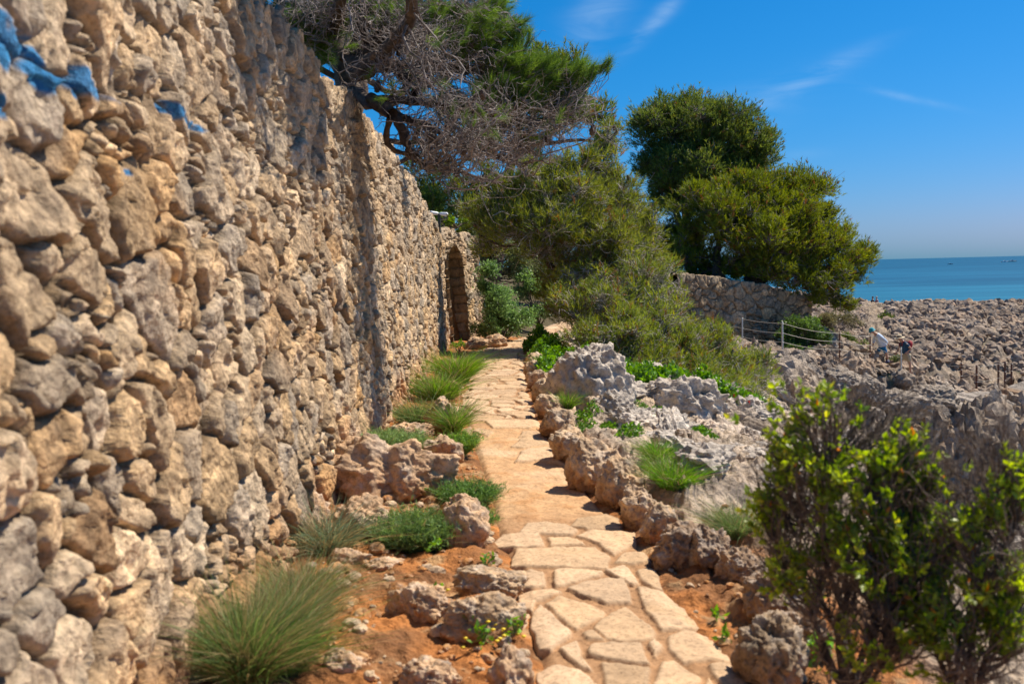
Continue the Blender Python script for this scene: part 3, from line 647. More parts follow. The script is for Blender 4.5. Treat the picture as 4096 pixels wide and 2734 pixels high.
for i, (px, py, w_, h_) in enumerate(KB):
    rock_px('kerb_filling_stone', px+12, py, w_*1.2, h_, ['wedge stone beside the large boulder with the grey oval face', 'wedge stone between the pitted and the largest kerb boulder', 'small wedge stone in front of the low pitted kerb boulder', 'small wedge stone below the dark upright kerb boulder', 'tiny wedge stone at the far narrow end of the kerb', 'wedge stone between the blocky and the grey-patched kerb boulder'][i], depth=1.2, group='wedge stones of the kerb', seed=140+i, sub=4, rough=1.4, soil=.7, tint=TC, rz=i)
# rocks on the right beyond the near end of the kerb
EB = [.36, .24, .15]
for i, (px, py, w_, h_, lb, tn) in enumerate([(1575, 1292, 110, 62, 'flat dark pitted rock lying at the near foot of the kerb', EB), (1630, 1300, 85, 70, 'dark brown rock with a black hollow beside the pitted flat one', EB),
  (1700, 1330, 90, 45, 'low earthy rock between the paving and the leafy bush', EB), (1790, 1420, 120, 80, 'crumbling earth-coloured rock above the small green sprout', EB), (1775, 1568, 120, 110, 'rounded brown boulder at the lower edge under the leafy bush', [.34, .24, .15]), (1725, 1540, 55, 40, 'small stone against the paving in front of the rounded brown boulder', EB), (1850, 1500, 90, 70, 'brown rock in the shade among the stems of the leafy bush', EB)]):
    rock_px('rock', px, py, w_, h_, lb, seed=170+i, sub=6 if w_ > 80 else 5, rough=1.9, soil=.4, tint=tn, kar=True, rz=i)
# rocks of the strip between the wall and the path
OT = [.66, .43, .25]
for i, (px, py, w_, h_, lb, dp) in enumerate([(878, 1150, 250, 108, 'long pale ledge of rock jutting from the wall foot towards the path', .55), (835, 1245, 125, 84, 'rounded orange-brown boulder beside the heather-like tuft', .8), (1062, 1255, 84, 96, 'leaning brown rock with an orange hollow at the path edge', .9),
  (1015, 1062, 75, 58, 'grey-brown rock between two green tufts beside the dirt', .8), (1010, 985, 50, 62, 'upright pale stone in front of the far tufts', .8), (940, 1010, 110, 30, 'flat orange rock step by the wall foot', .8), (1120, 1368, 140, 42, 'dark mossy rock on the red soil by the paving', .7), (955, 1430, 130, 68, 'jagged tan rock rising from the red soil', .8),
  (1110, 1462, 150, 66, 'dark craggy rock with a green sprout in front of it', .7), (1172, 1600, 80, 95, 'squared orange block at the lower edge beside the paving', 1.2), (780, 1560, 80, 50, 'yellowish wedge rock beside the big grass clump', .9), (985, 1590, 110, 60, 'broken tan rock at the lower edge of the red soil', .8), (1060, 1195, 60, 45, 'small pale rock behind the leaning brown rock', .8),
  (800, 1305, 80, 38, 'orange crumbly rock under the rounded boulder', .9), (1030, 850, 34, 22, 'white stone in the far green verge', .8), (1090, 800, 45, 22, 'flat stone of the small step before the doorway', .8), (1130, 795, 50, 20, 'pale slab edging the bend of the path', .8),
  (880, 1310, 70, 26, 'small flat orange stone on the red soil', .8), (700, 1230, 70, 110, 'rust-stained rock standing against the wall foot', .6), (1040, 905, 36, 26, 'pale stone half sunk in the green verge', .8)]):
    rock_px('rock', px, py, w_, h_, lb, seed=200+i, sub=6 if w_ > 100 else 5, rough=1.7, soil=.8, tint=OT if i not in (3, 6, 8) else [.54, .37, .22], kar=i % 2 == 0, rz=(i*.7) % 1.2-.6 if i else -.25, depth=dp)
# crags on the seaward slope
for i, (px, py, w_, h_, Y, lb, dp) in enumerate([(1352, 965, 155, 165, 11.2, 'tall pale crag standing beyond the kerb', .6), (1425, 965, 90, 105, 11.6, 'shoulder of rock leaning on the tall pale crag', .7), (1300, 900, 60, 70, 12.5, 'grey rock between the kerb and the tall crag', .8), (1485, 880, 75, 40, 14.5, 'small pale rock among the bright green leaves', .7),
  (1560, 985, 190, 105, 11.6, 'wide rugged outcrop below the leaning pine', .5), (1440, 1045, 230, 85, 10.0, 'long layered rock ledge behind the kerb', .45), (1600, 1045, 150, 60, 10.4, 'broad low rock right of the layered ledge', .6), (1565, 1130, 210, 90, 8.2, 'sloping pale rock sheet behind the large kerb boulders', .6), (1700, 1120, 150, 80, 8.0, 'pale rock sheet behind the left side of the leafy bush', .7), (1690, 1235, 110, 66, 6.9, 'rock bank above the flat dark pitted rock', .6), (1720, 985, 120, 50, 12, 'pale knob of rock beyond the trailing succulents', .7),
  (1800, 875, 100, 95, 31, 'slanting pale rock under the steel post', .7), (1850, 885, 80, 70, 31.5, 'split rock right of the slanting one', .8), (1760, 900, 60, 80, 30, 'steep rock at the right edge of the leaning pine', .8), (1925, 880, 110, 60, 33, 'rock hump below the rope fence', .7), (1985, 900, 90, 60, 34, 'blocky rock beneath the walker in blue', .7), (2060, 930, 110, 60, 36, 'craggy rock beneath the walker in the straw hat', .7), (2150, 920, 120, 60, 38, 'broad rock step left of the rusty posts', .6)]):
    p = at(px, py, Y); m = Y*K/FP; wd = w_*m*.88; hh = h_*m*(.9 if Y < 20 else .7); p[2] -= .0 if Y < 20 else .25
    rock('crag', (p[0], p[1]+wd*dp*.3, p[2]+hh*.38), (wd*1.1, wd*dp*1.2, hh*1.32), lb, mat='karst' if Y > 20 else 'rock', seed=300+i, sub=6, rough=1.9, kar=True, cuts=7, tint=[.60, .52, .43] if Y < 20 else [.40, .33, .26], rz=(i*.61) % .8-.4)
# loose rubble in the soil
mb = MB(); rg = np.random.RandomState(5)
for i in range(760):
    if i < 620:
        y = rg.uniform(3.4, 9.5)*rg.uniform(.75, 1); lx = np.interp(y, LE[:, 1], LE[:, 0]); wx = -1.25; x = rg.uniform(wx, lx)
    else:
        y = rg.uniform(3.3, 6.0); rx = np.interp(y, RE[:, 1], RE[:, 0]); x = rx+rg.uniform(.02, .8)
    s_ = .008+.040*rg.uniform()**3
    V_, F_, c_ = rock_np((x, y, gz_at(x, y)+s_*.2), (s_*2.4, s_*1.9, s_*1.4), rz=rg.uniform(6), seed=400+i, sub=2, cuts=6, tint=[[.60, .32, .13], [.62, .44, .27], [.52, .24, .08]][i % 3])
    mb.add(V_, F_, c_)
o = mb.build('loose_gravel', M['rock'], smooth=False); tag(o, 'orange and tan stone chips strewn over the red soil', 'gravel', kind='stuff')

# far cliff of rock columns across the gully
def cliff(name, pts, zb, ztop, label, seed, cell=.9):
    pts = np.array(pts); f, cs = plan_sampler(pts); S = np.arange(0, cs[-1], .05); nv = 150
    x, y = f(S); e = .3; x0, y0 = f(np.clip(S-e, 0, cs[-1])); x1, y1 = f(np.clip(S+e, 0, cs[-1])); tx, ty = x1-x0, y1-y0; n_ = np.hypot(tx, ty); nx, ny = ty/n_, -tx/n_
    zt = np.interp(S, np.linspace(0, cs[-1], len(ztop)), ztop)
    T = np.linspace(0, 1, nv)[:, None]; Z = zb+(zt-zb)*T; u = np.tile(S, nv); v = Z.ravel(); q = P3(u, v)
    a1, a2, ID, du, dv = voro(u/cell+fbm(q, .5, 3, seed)*.5, v/(cell*2.6)+fbm(q, .6, 2, seed+1)*.3, seed+2)
    b1, b2, IB, bu, bv = voro(u/.42+fbm(q, 1.2, 2, seed+3)*.5, v/.9, seed+4)
    h = .75*sstep(0, .22, a2-a1)*(.35+hr(ID, 1))+.5*(hr(ID, 2)-.5)*du+.22*sstep(0, .25, b2-b1)*(.3+hr(IB, 1))+.16*ridged(q, 1.3, 4, seed+6)
    lean = -(T*2.2)**1.0; tt = np.tile(T, (1, len(S))).ravel()
    h = h+.10*ridged(q, 3.1, 4, seed+16)+.05*fbm(q, 7, 3, seed+17); off = h*sstep(0, .05, 1.02-tt)-tt*.9-sstep(.93, 1, tt)*1.2
    X = np.tile(x, nv)+np.tile(nx, nv)*off; Y = np.tile(y, nv)+np.tile(ny, nv)*off
    c = np.tile([.45, .385, .32], (len(u), 1))*(.8+.35*hr(ID, 5))[:, None]; c = lerp(c, [.21, .18, .15], sstep(.0, .45, fbm(q, .9, 4, seed+9))*.6); c = lerp(c, [.50, .27, .11], sstep(.28, .5, fbm(q, .45, 3, seed+10))*.7)
    o = mesh(name, np.stack([X, Y, v+.25*h], 1), grid_faces(nv, len(S)), M['karst'], None, c); tag(o, label, 'cliff', kind='structure'); return o
cliff('cliff', CLP, -10.2, [-3.0, -3.6, -3.9, -4.3, -4.4, -4.0], 'cliff of upright pale rock columns across the gully', 500)

# fields of jagged karst rock: a few rock forms, turned, stretched and set close together
def rock_field(name, label, n, seed, region, size, sub, tint, mat, ok, zf=None, tall=1.0, hid=.75):
    rg = np.random.RandomState(seed); T = []
    for i in range(14):
        V, F, c_ = rock_np((0, 0, 0), (2, 2, 2), seed=900+seed+i, sub=sub, rough=2.0, cuts=11, kar=True, tint=tint); V *= 1+.10*rg.normal(size=(len(V), 1))*(1 if sub < 3 else .35)+.22*ridged(V, 2.6, 3, seed+i)[:, None]-.12; T.append((V, F, c_))
    x, y = region(rg, n); z = ground(x, y)[0] if zf is None else zf(x, y, rg); sz = size(x, y); keep = ok(x, y, z, rg) & (z+sz*hid < sight(x, y)+.05); x = x[keep]; y = y[keep]; z = z[keep]; mb = MB()
    for i in range(len(x)):
        V, F, c_ = T[rg.randint(14)]; s = size(x[i], y[i])*rg.uniform(.5, 1.35); a = rg.uniform(0, 2*pi); d = np.array([s*rg.uniform(.6, 1.3), s*rg.uniform(.6, 1.3), s*rg.uniform(.55, 1.25)*tall])*.5
        t = rg.uniform(-.5, .5)/tall; Q = V*d; Q = np.stack([Q[:, 0]*cos(t)-Q[:, 2]*sin(t), Q[:, 1], Q[:, 0]*sin(t)+Q[:, 2]*cos(t)], 1); Q = np.stack([Q[:, 0]*cos(a)-Q[:, 1]*sin(a), Q[:, 0]*sin(a)+Q[:, 1]*cos(a), Q[:, 2]], 1)
        mb.add(Q+[x[i], y[i], z[i]-d[2]*.05], F, c_*rg.uniform(.62, 1.15)*(np.array([1.06, .98, .9]) if rg.uniform() < .3 else 1))
    o = mb.build(name, M[mat], smooth=False); tag(o, label, 'rocks', kind='stuff'); return o
CPA = at(2007, 715, 90)[0]/90     # the bearing of the couple standing on the headland
def gullymask(x, y): return (x > np.interp(y, [4, 8, 12, 18, 24, 30, 33.5, 36], [2.9, 4.0, 5.3, 6.7, 7.9, 9.0, 9.6, 11])-.2) & (y < np.interp(x, CLX, CLY)+2.2)
def reg_polar(a0, a1, r0, r1):
    def f(rg, n): a = np.radians(rg.uniform(a0, a1, n)); r = np.exp(rg.uniform(math.log(r0), math.log(r1), n)); return r*np.sin(a), r*np.cos(a)
    return f
rock_field('karst_rocks', 'jagged grey-brown rocks covering the headland', 10500, 3, reg_polar(9, 36, 33, 118), lambda x, y: .12+.0048*y, 2, [.42, .315, .23], 'karst', lambda x, y, z, rg: (~gullymask(x, y)) & ((y-np.interp(x, rwx, rwy) < -.6) | (x > 14)) & (y < 116) & (y > 30) & ((np.abs(x/y-CPA) > .012) | (y < 46) | (y > 96)))
rock_field('karst_rocks', 'rough broken rocks along the slope below the rope fence', 1700, 4, reg_polar(12, 29, 25, 46), lambda x, y: .16+.007*y, 3, [.44, .34, .25], 'karst', lambda x, y, z, rg: (~gullymask(x, y)) & ((y-np.interp(x, rwx, rwy) < -.8) | (x > 14)), hid=.3)
rock_field('karst_rocks', 'pitted pale rocks of the near slope beyond the kerb', 260, 5, reg_polar(3, 27, 5.5, 24), lambda x, y: .10+.020*y, 4, [.64, .555, .46], 'rock', lambda x, y, z, rg: (~gullymask(x, y)) & (x-pathx(y)[1] > .5+.02*y) & (y > 6.5), tall=.62)
rock_field('karst_rocks', 'fallen rocks on the floor of the gully', 900, 6, reg_polar(18, 38, 12, 42), lambda x, y: .85, 3, [.36, .30, .24], 'karst', lambda x, y, z, rg: z < -7)

def on_cliff(rg, n):
    f, cs = plan_sampler(CLP); s = rg.uniform(0, cs[-1], n); x, y = f(s); return x, y
rock_field('cliff_rocks', 'upright broken pillars of pale rock standing against the cliff', 1500, 7, lambda rg, n: (lambda a: (a[0]+rg.uniform(-.2, .4, n), a[1]-rg.uniform(-.5, .9, n)))(on_cliff(rg, n)), lambda x, y: .62+x*0, 3, [.46, .36, .265], 'karst', lambda x, y, z, rg: (z > -11), zf=lambda x, y, rg: rg.uniform(-9.8, -4.7, len(x)), tall=1.5)

GE = [[4, 8, 12, 18, 24, 30, 33.5, 36], [2.9, 4.0, 5.3, 6.7, 7.9, 9.0, 9.6, 11]]
rock_field('gully_rocks', 'broken rocks on the lip of the gully', 600, 8, lambda rg, n: (lambda y: (np.interp(y, GE[0], GE[1])+rg.uniform(-1.0, .6, n), y))(rg.uniform(6, 34, n)), lambda x, y: .22+.012*y, 3, [.50, .40, .30], 'karst', lambda x, y, z, rg: z > -6)

# ------------------------------------------------------------------ foliage
def nrmz(v): return v/(np.linalg.norm(v, axis=-1, keepdims=True)+1e-9)
def needles(P, Dr, k, L, wd, spread, C, rg, along=.7):
    N = len(P); P = np.repeat(P, k, 0); D0 = np.repeat(nrmz(Dr), k, 0); C = np.repeat(C, k, 0)
    d = nrmz(D0+spread*rg.normal(size=P.shape)); l = L*rg.uniform(.6, 1.2, (len(P), 1))
    b = P+D0*(rg.uniform(-along, along*.4, (len(P), 1))*L)
    s = nrmz(np.cross(d, rg.normal(size=P.shape)))*wd/2
    V = np.stack([b-s, b+s, b+d*l], 1).reshape(-1, 3); F = np.arange(len(V)).reshape(-1, 3)
    return V, F, np.repeat(C, 3, 0)
def leaves(P, Nn, size, C, rg, asp=.55):
    """pointed oval leaves, folded a little along the rib"""
    N = len(P); d = nrmz(rg.normal(size=(N, 3))+Nn); s = nrmz(np.cross(d, rg.normal(size=(N, 3)))); n = np.cross(d, s); l = size*rg.uniform(.6, 1.25, (N, 1))
    V = np.stack([P, P+d*l*.45+s*l*asp*.5+n*l*.1, P+d*l, P+d*l*.45-s*l*asp*.5+n*l*.1], 1).reshape(-1, 3)
    i = np.arange(N)[:, None]*4; F = np.concatenate([i+[[0, 1, 2]], i+[[0, 2, 3]]])
    return V, F, np.repeat(C, 4, 0)
def ell(px, py, rx, ry, Y, dk=.9):
    m = Y*K/FP; return at(px, py, Y), np.array([rx*m, max(rx, ry)*m*dk, ry*m])
def subclumps(c, r, n, rg, lo=.22, hi=.42):
    u = nrmz(rg.normal(size=(n, 3))); rr = rg.uniform(.25, .92, (n, 1))**.6; cc = c+u*rr*r*.86
    s = rg.uniform(lo, hi, (n, 1))*r.mean()*np.array([1.05, 1.05, .95]); return cc, s
def fill(cc, ss, dens, rg, size):
    """tuft points and directions over many small clumps; dens = tufts per square metre of clump surface"""
    P = []; Dr = []; I = []
    for i, (c, s) in enumerate(zip(cc, ss)):
        n = max(6, int(dens*s[0]*s[2]*9)); u = nrmz(rg.normal(size=(n, 3))); u[:, 2] = np.where(u[:, 2] < -.7, -u[:, 2]*.5, u[:, 2])
        rr = rg.uniform(.15, 1, (n, 1))**.45; rr = np.where(rg.uniform(size=(n, 1)) < .15, rg.uniform(1.0, 1.5, (n, 1)), rr)
        P.append(c+u*rr*s); Dr.append(u*[1, 1, .7]+[0, 0, .75]); I.append(np.full(n, i))
    P = np.concatenate(P); k_ = fbm(P, .9/max(.02, float(np.mean(ss))), 2, 7) > -.16; return P[k_], np.concatenate(Dr)[k_], np.concatenate(I)[k_]
def arc_lines(A, B, Kp, rg, sag=0.0, wob=.05):
    t = np.linspace(0, 1, Kp)[None, :, None]; A = A[:, None]; B = B[:, None]; Ln = np.linalg.norm(B-A, axis=2, keepdims=True)
    L_ = A*(1-t)+B*t; L_ = L_+np.array([0, 0, -1.])*(np.sin(pi*t)*sag)*Ln
    w1 = rg.normal(size=(A.shape[0], 1, 3))*wob*Ln; w2 = rg.normal(size=(A.shape[0], 1, 3))*wob*.6*Ln
    return L_+np.sin(pi*t)*w1+np.sin(2*pi*t)*w2
PINE = [np.array([.060, .095, .018]), np.array([.115, .150, .022])]
def pine(name, label, Y, base, trunk, regions, dens=34, L=.13, k=8, wd=.016, nclump=14, colr=PINE, seed=1, dead=.05, twig=.5, r0=.16, cat='pine tree', group=None, bare=0, cones=0, sag=.05, dk=.9, twigr=.006, spread=.45, grow=1.12, twigmat='greybark'):
    rg = np.random.RandomState(seed)
    b = np.array(base, float); root = empty(name, b); tag(root, label, cat, group)
    T = np.array(trunk, float)           # list of trunk polylines, all with the same number of points
    if T.ndim == 2: T = T[None]
    Kp = 14; tt = np.linspace(0, 1, T.shape[1]); tn = np.linspace(0, 1, Kp)
    TL = np.stack([np.stack([np.interp(tn, tt, tr[:, j]) for j in range(3)], 1) for tr in T])
    TL[:, 1:-1] += rg.normal(size=TL[:, 1:-1].shape)*.03
    V, F = tubes(TL-b, r0*(1-.72*np.tile(tn, (len(TL), 1))), 10)
    V += (fbm(V+b, 9, 3, seed)*.12*r0*4)[:, None]*nrmz(V-np.repeat((TL-b).reshape(-1, 3), 10, 0))
    mesh('trunk', V, F, M['bark'], root)
    nodes_ = TL[:, 3:].reshape(-1, 3); nrad = np.tile(r0*(1-.72*tn[3:]), len(TL))
    CC = []; SS = []; LA = []; LB = []; RI = []
    for (c, r) in regions:
        vol = max(11, int(2.3*nclump*min(2.5, (r[0]*r[2])/1.0)**.6)); r = r*grow; cc, ss = subclumps(c, r, vol, rg, .26, .5); CC.append(cc); SS.append(ss); RI.append(np.full(len(cc), len(RI)))
        d = np.linalg.norm(nodes_-c, axis=1)+np.maximum(0, nodes_[:, 2]-c[2])*.8; j = d.argmin()
        LA.append(nodes_[j]); LB.append(c)
    CC = np.concatenate(CC); SS = np.concatenate(SS); LA = np.array(LA); LB = np.array(LB)
    l1 = arc_lines(LA, LB, 8, rg, sag, .06); RI = np.concatenate(RI)
    A2 = np.zeros(CC.shape)
    for i, c in enumerate(CC):
        q_ = l1[RI[i], 1:]; dd = np.linalg.norm(q_-c, axis=1)+rg.uniform(0, .2, len(q_)); A2[i] = q_[dd.argmin()]
    l2 = arc_lines(A2, CC, 7, rg, sag, .07)
    for j in range(len(l1)):      # every limb with its own forks
        mbb = MB(); V, F = tubes(l1[j:j+1]-b, np.linspace(1, .45, 8)[None]*r0*.34, 6); mbb.add(V, F); m_ = RI == j
        V, F = tubes(l2[m_]-b, np.linspace(1, .35, 7)[None]*r0*.13*np.ones((m_.sum(), 1)), 5); mbb.add(V, F); mbb.build('limb', M['bark'], root)
    P, Dr, I = fill(CC, SS, dens, rg, L)
    n2 = int(len(P)*twig); sel = rg.choice(len(P), n2, replace=False)
    l2f = l2[I[sel]]; ki = rg.randint(2, 7, n2); A3 = l2f[np.arange(n2), ki]
    l3 = arc_lines(A3, P[sel], 5, rg, sag*.6, .09); V, F = tubes(l3-b, np.linspace(1, .4, 5)[None]*twigr*rg.uniform(.7, 1.6, (n2, 1)), 3)
    if bare:      # dead sprays reaching through and past the foliage
        nb = int(bare); cs = rg.randint(0, len(CC), nb); A4 = l2[cs, rg.randint(0, 7, nb)]; u = nrmz(rg.normal(size=(nb, 3))+np.array([.5, -.2, .1])); B4 = A4+u*SS[cs]*rg.uniform(.8, 1.9, (nb, 1))
        l4 = arc_lines(A4, B4, 6, rg, .04, .12); V4, F4 = tubes(l4-b, np.linspace(1, .3, 6)[None]*twigr*rg.uniform(.8, 1.9, (nb, 1)), 4)
    m3 = MB().add(V, F)
    if bare: m3.add(V4, F4)
    m3.build('twigs', M[twigmat], root)
    cv = rg.uniform(0, 1, len(CC)); t = np.clip(cv[I]*.85+rg.uniform(0, .45, len(P)), 0, 1); C = lerp(colr[0], colr[1], t)
    dm = rg.uniform(size=len(P)) < dead; C[dm] = np.array([.20, .115, .045])
    yl = rg.uniform(size=len(P)) < .12; C[yl] = C[yl]*[1.5, 1.25, .9]
    V, F, C = needles(P-b, Dr, k, L, wd, spread, C, rg); mesh('foliage', V, F, M['needle'], root, C, smooth=False)
    if cones:
        cone0 = None
        for i in range(cones):
            p = P[rg.randint(len(P))]-b
            if cone0 is None:
                V, F = ico(3); r_ = np.sqrt(np.clip(1-V[:, 2]**2, 0, 1)); V = V*np.array([.022, .022, .045])*(1+.16*np.sign(np.sin(V[:, 2:3]*16))*np.abs(np.sin(np.arctan2(V[:, 1:2], V[:, 0:1])*5)))
                cone0 = mesh('cone', V, F, M['cone'], root); o = cone0
            else: o = cone0.copy(); col.objects.link(o); o.parent = root
            o.location = p; o.rotation_euler = (rg.uniform(-.8, .8), rg.uniform(-.8, .8), 0); s = rg.uniform(.8, 1.4); o.scale = (s, s, s)
    return root, (CC, SS, l1, l2)
M['cone'] = plain('pine_cone', (.075, .055, .045), .8, 0, .5, 60, .5)
E_ = ell
# two pines on the terrace
pA = at(1590, 640, 47)
pine('pine_tree', 'tall dark upright pine behind the wide spreading one on the terrace', 47, [pA[0], 47, .9], [[[pA[0], 47, .9], at(1575, 560, 47), at(1572, 450, 47), at(1600, 330, 47)], [[pA[0], 47, .9], at(1570, 560, 47.3), at(1540, 450, 47.5), at(1510, 350, 47.5)]],
  [E_(1515, 300, 62, 62, 47.5), E_(1600, 290, 75, 58, 47), E_(1670, 310, 62, 62, 47), E_(1735, 350, 36, 48, 47), E_(1500, 380, 45, 35, 47), E_(1580, 385, 80, 45, 46), E_(1680, 395, 65, 40, 47), E_(1540, 460, 60, 35, 47.5), E_(1500, 520, 45, 30, 48.5), E_(1560, 560, 50, 40, 48.5), E_(1530, 610, 40, 30, 48.5), E_(1620, 340, 60, 60, 48), E_(1560, 420, 60, 50, 48), E_(1640, 440, 60, 50, 48), E_(1700, 370, 60, 45, 47.5), E_(1500, 580, 45, 35, 49), E_(1470, 640, 40, 30, 49)],
  dens=46, L=.20, k=6, wd=.034, nclump=10, grow=1.3, seed=11, r0=.26, twig=.15, twigr=.012, dead=.02, colr=[np.array([.06, .105, .025]), np.array([.17, .225, .05])])
pB = at(1690, 645, 41.4)
pine('pine_tree', 'wide spreading pine with bright yellow-green crown leaning seaward over the retaining wall', 42, [pB[0], 41.4, .55], [[at(1655, 650, 41.3), at(1640, 600, 41.4), at(1650, 560, 41.6), at(1640, 520, 42)], [at(1712, 655, 41.2), at(1735, 610, 41.3), at(1760, 570, 41.6), at(1800, 530, 42)], [at(1712, 655, 41.2), at(1770, 630, 41), at(1850, 620, 41), at(1920, 610, 41)]],
  [E_(1610, 455, 62, 50, 42), E_(1680, 440, 66, 42, 43), E_(1660, 510, 75, 48, 41), E_(1745, 470, 60, 48, 42), E_(1745, 420, 55, 32, 43.5), E_(1830, 430, 62, 42, 43.5), E_(1800, 490, 66, 52, 42), E_(1870, 500, 45, 48, 42.5), E_(1750, 545, 70, 45, 40.5), E_(1850, 565, 72, 42, 41.5), E_(1915, 545, 45, 30, 42.5), E_(1930, 590, 50, 28, 42), E_(1980, 582, 34, 26, 42.5), E_(1880, 620, 60, 28, 41), E_(1800, 620, 60, 26, 40.5), E_(1590, 530, 46, 42, 42), E_(1590, 590, 50, 30, 42), E_(1905, 655, 42, 20, 41), E_(1938, 695, 28, 18, 41), E_(1900, 685, 44, 18, 41), E_(1700, 590, 55, 35, 41), E_(1780, 580, 60, 40, 41), E_(1620, 610, 40, 26, 42.5), E_(1850, 640, 60, 26, 40.5), E_(1690, 480, 60, 50, 42.5), E_(1800, 530, 66, 45, 41.5), E_(1560, 640, 34, 20, 42.5), E_(1955, 640, 30, 22, 42)],
  dens=50, L=.19, k=7, wd=.030, nclump=9, grow=1.35, seed=12, r0=.24, twig=.25, twigr=.011, dead=.06, bare=1100, colr=[np.array([.085, .125, .016]), np.array([.20, .245, .03])])
# leaning pine in the middle, and the wind-swept scrub pine below it
pine('pine_tree', 'large leaning green pine with grey limbs in the middle beyond the end of the path', 19, list(at(1340, 770, 20)), [[at(1340, 770, 20), at(1325, 690, 19.6), at(1240, 580, 19.2), at(1190, 500, 19.5)], [at(1340, 770, 20), at(1370, 660, 19.8), at(1360, 520, 19.8), at(1390, 380, 20)], [at(1340, 770, 20), at(1400, 690, 19.5), at(1440, 600, 19.5), at(1500, 560, 20)]],
  [E_(1390, 320, 28, 45, 20.5), E_(1395, 400, 38, 50, 20.5), E_(1320, 380, 55, 42, 20), E_(1250, 430, 65, 42, 19.5), E_(1330, 460, 75, 50, 19.5), E_(1420, 490, 55, 50, 20), E_(1180, 500, 65, 50, 19.5), E_(1120, 470, 45, 45, 20), E_(1250, 540, 75, 50, 18.8), E_(1340, 570, 75, 55, 19), E_(1440, 590, 60, 55, 19.5), E_(1480, 520, 40, 35, 20.5), E_(1500, 610, 40, 40, 20.5), E_(1300, 650, 60, 45, 19.5), E_(1200, 440, 55, 45, 20), E_(1280, 500, 60, 50, 19), E_(1390, 540, 60, 50, 19), E_(1100, 540, 45, 40, 20), E_(1410, 450, 40, 45, 20.5)],
  dens=105, L=.13, k=7, wd=.015, nclump=16, grow=1.5, seed=13, r0=.10, twig=.4, twigr=.006, dead=.05, bare=1800, cones=50, twigmat='palebark', colr=[np.array([.10, .14, .025]), np.array([.235, .27, .05])])
pine('wind_swept_pine', 'sprawling grey-twigged pine scrub with sparse olive needles running down the slope to the right', 18, list(at(1345, 800, 17.5)), [[at(1345, 800, 17.5), at(1380, 740, 17.5), at(1470, 690, 18), at(1560, 680, 18.5)], [at(1345, 800, 17.5), at(1400, 770, 17.3), at(1500, 760, 17.5), at(1620, 770, 18)], [at(1345, 800, 17.5), at(1360, 720, 17.8), at(1400, 650, 18), at(1430, 600, 18.5)]],
  [E_(1400, 660, 62, 45, 18), E_(1480, 650, 60, 45, 18.5), E_(1530, 665, 38, 38, 19), E_(1400, 730, 60, 45, 17.3), E_(1480, 730, 66, 45, 17.6), E_(1540, 735, 50, 40, 18.2), E_(1612, 770, 40, 32, 18.5), E_(1450, 790, 60, 32, 17), E_(1540, 790, 66, 38, 17.3), E_(1620, 800, 55, 45, 17.8), E_(1690, 835, 42, 34, 18.3), E_(1725, 850, 35, 40, 18), E_(1660, 850, 45, 30, 17.3), E_(1340, 720, 35, 45, 17.8), E_(1360, 790, 45, 35, 16.5), E_(1430, 830, 50, 28, 16.3), E_(1520, 850, 60, 30, 16.3), E_(1610, 860, 60, 30, 16.6), E_(1700, 880, 45, 26, 17), E_(1740, 850, 24, 34, 18), E_(1570, 785, 55, 38, 17.2), E_(1350, 640, 45, 35, 18.5), E_(1300, 600, 45, 40, 19), E_(1480, 870, 50, 24, 15.8), E_(1560, 890, 60, 26, 15.6), E_(1650, 900, 55, 28, 15.8), E_(1730, 905, 34, 24, 16.2), E_(1420, 770, 60, 40, 16.6), E_(1340, 830, 34, 24, 15.6), E_(1400, 850, 45, 22, 15.4), E_(1300, 690, 40, 45, 18), E_(1640, 815, 50, 36, 17.6)],
  dens=140, L=.12, k=6, wd=.013, nclump=16, grow=1.62, seed=14, r0=.075, twig=.8, twigr=.0055, dead=.10, bare=3600, cones=45, twigmat='palebark', colr=[np.array([.10, .15, .03]), np.array([.25, .31, .055])])
# pines in the garden behind the wall
def up_px(px0, py0, px1, py1, Y): return [at(px0, py0, Y), at((px0*2+px1)/3+4, (py0*2+py1)/3, Y), at((px0+px1*2)/3-4, (py0+py1*2)/3, Y), at(px1, py1, Y)]
pine('pine_tree', 'dense dark pine crown just behind the bare grey branches, against the sky', 25, list(at(1130, 640, 25)), [up_px(1130, 640, 1200, 240, 25)],
  [E_(1235, 140, 50, 45, 25), E_(1180, 190, 70, 55, 25), E_(1290, 190, 60, 50, 25), E_(1360, 260, 48, 48, 25), E_(1270, 270, 75, 45, 25), E_(1385, 330, 22, 32, 25), E_(1150, 260, 60, 45, 25), E_(1100, 330, 60, 35, 25), E_(1210, 345, 50, 25, 25)],
  dens=75, L=.16, k=7, wd=.022, nclump=14, grow=1.3, seed=15, r0=.2, twig=.3, dead=.03, bare=300, cones=20, colr=[np.array([.055, .10, .02]), np.array([.17, .22, .04])])
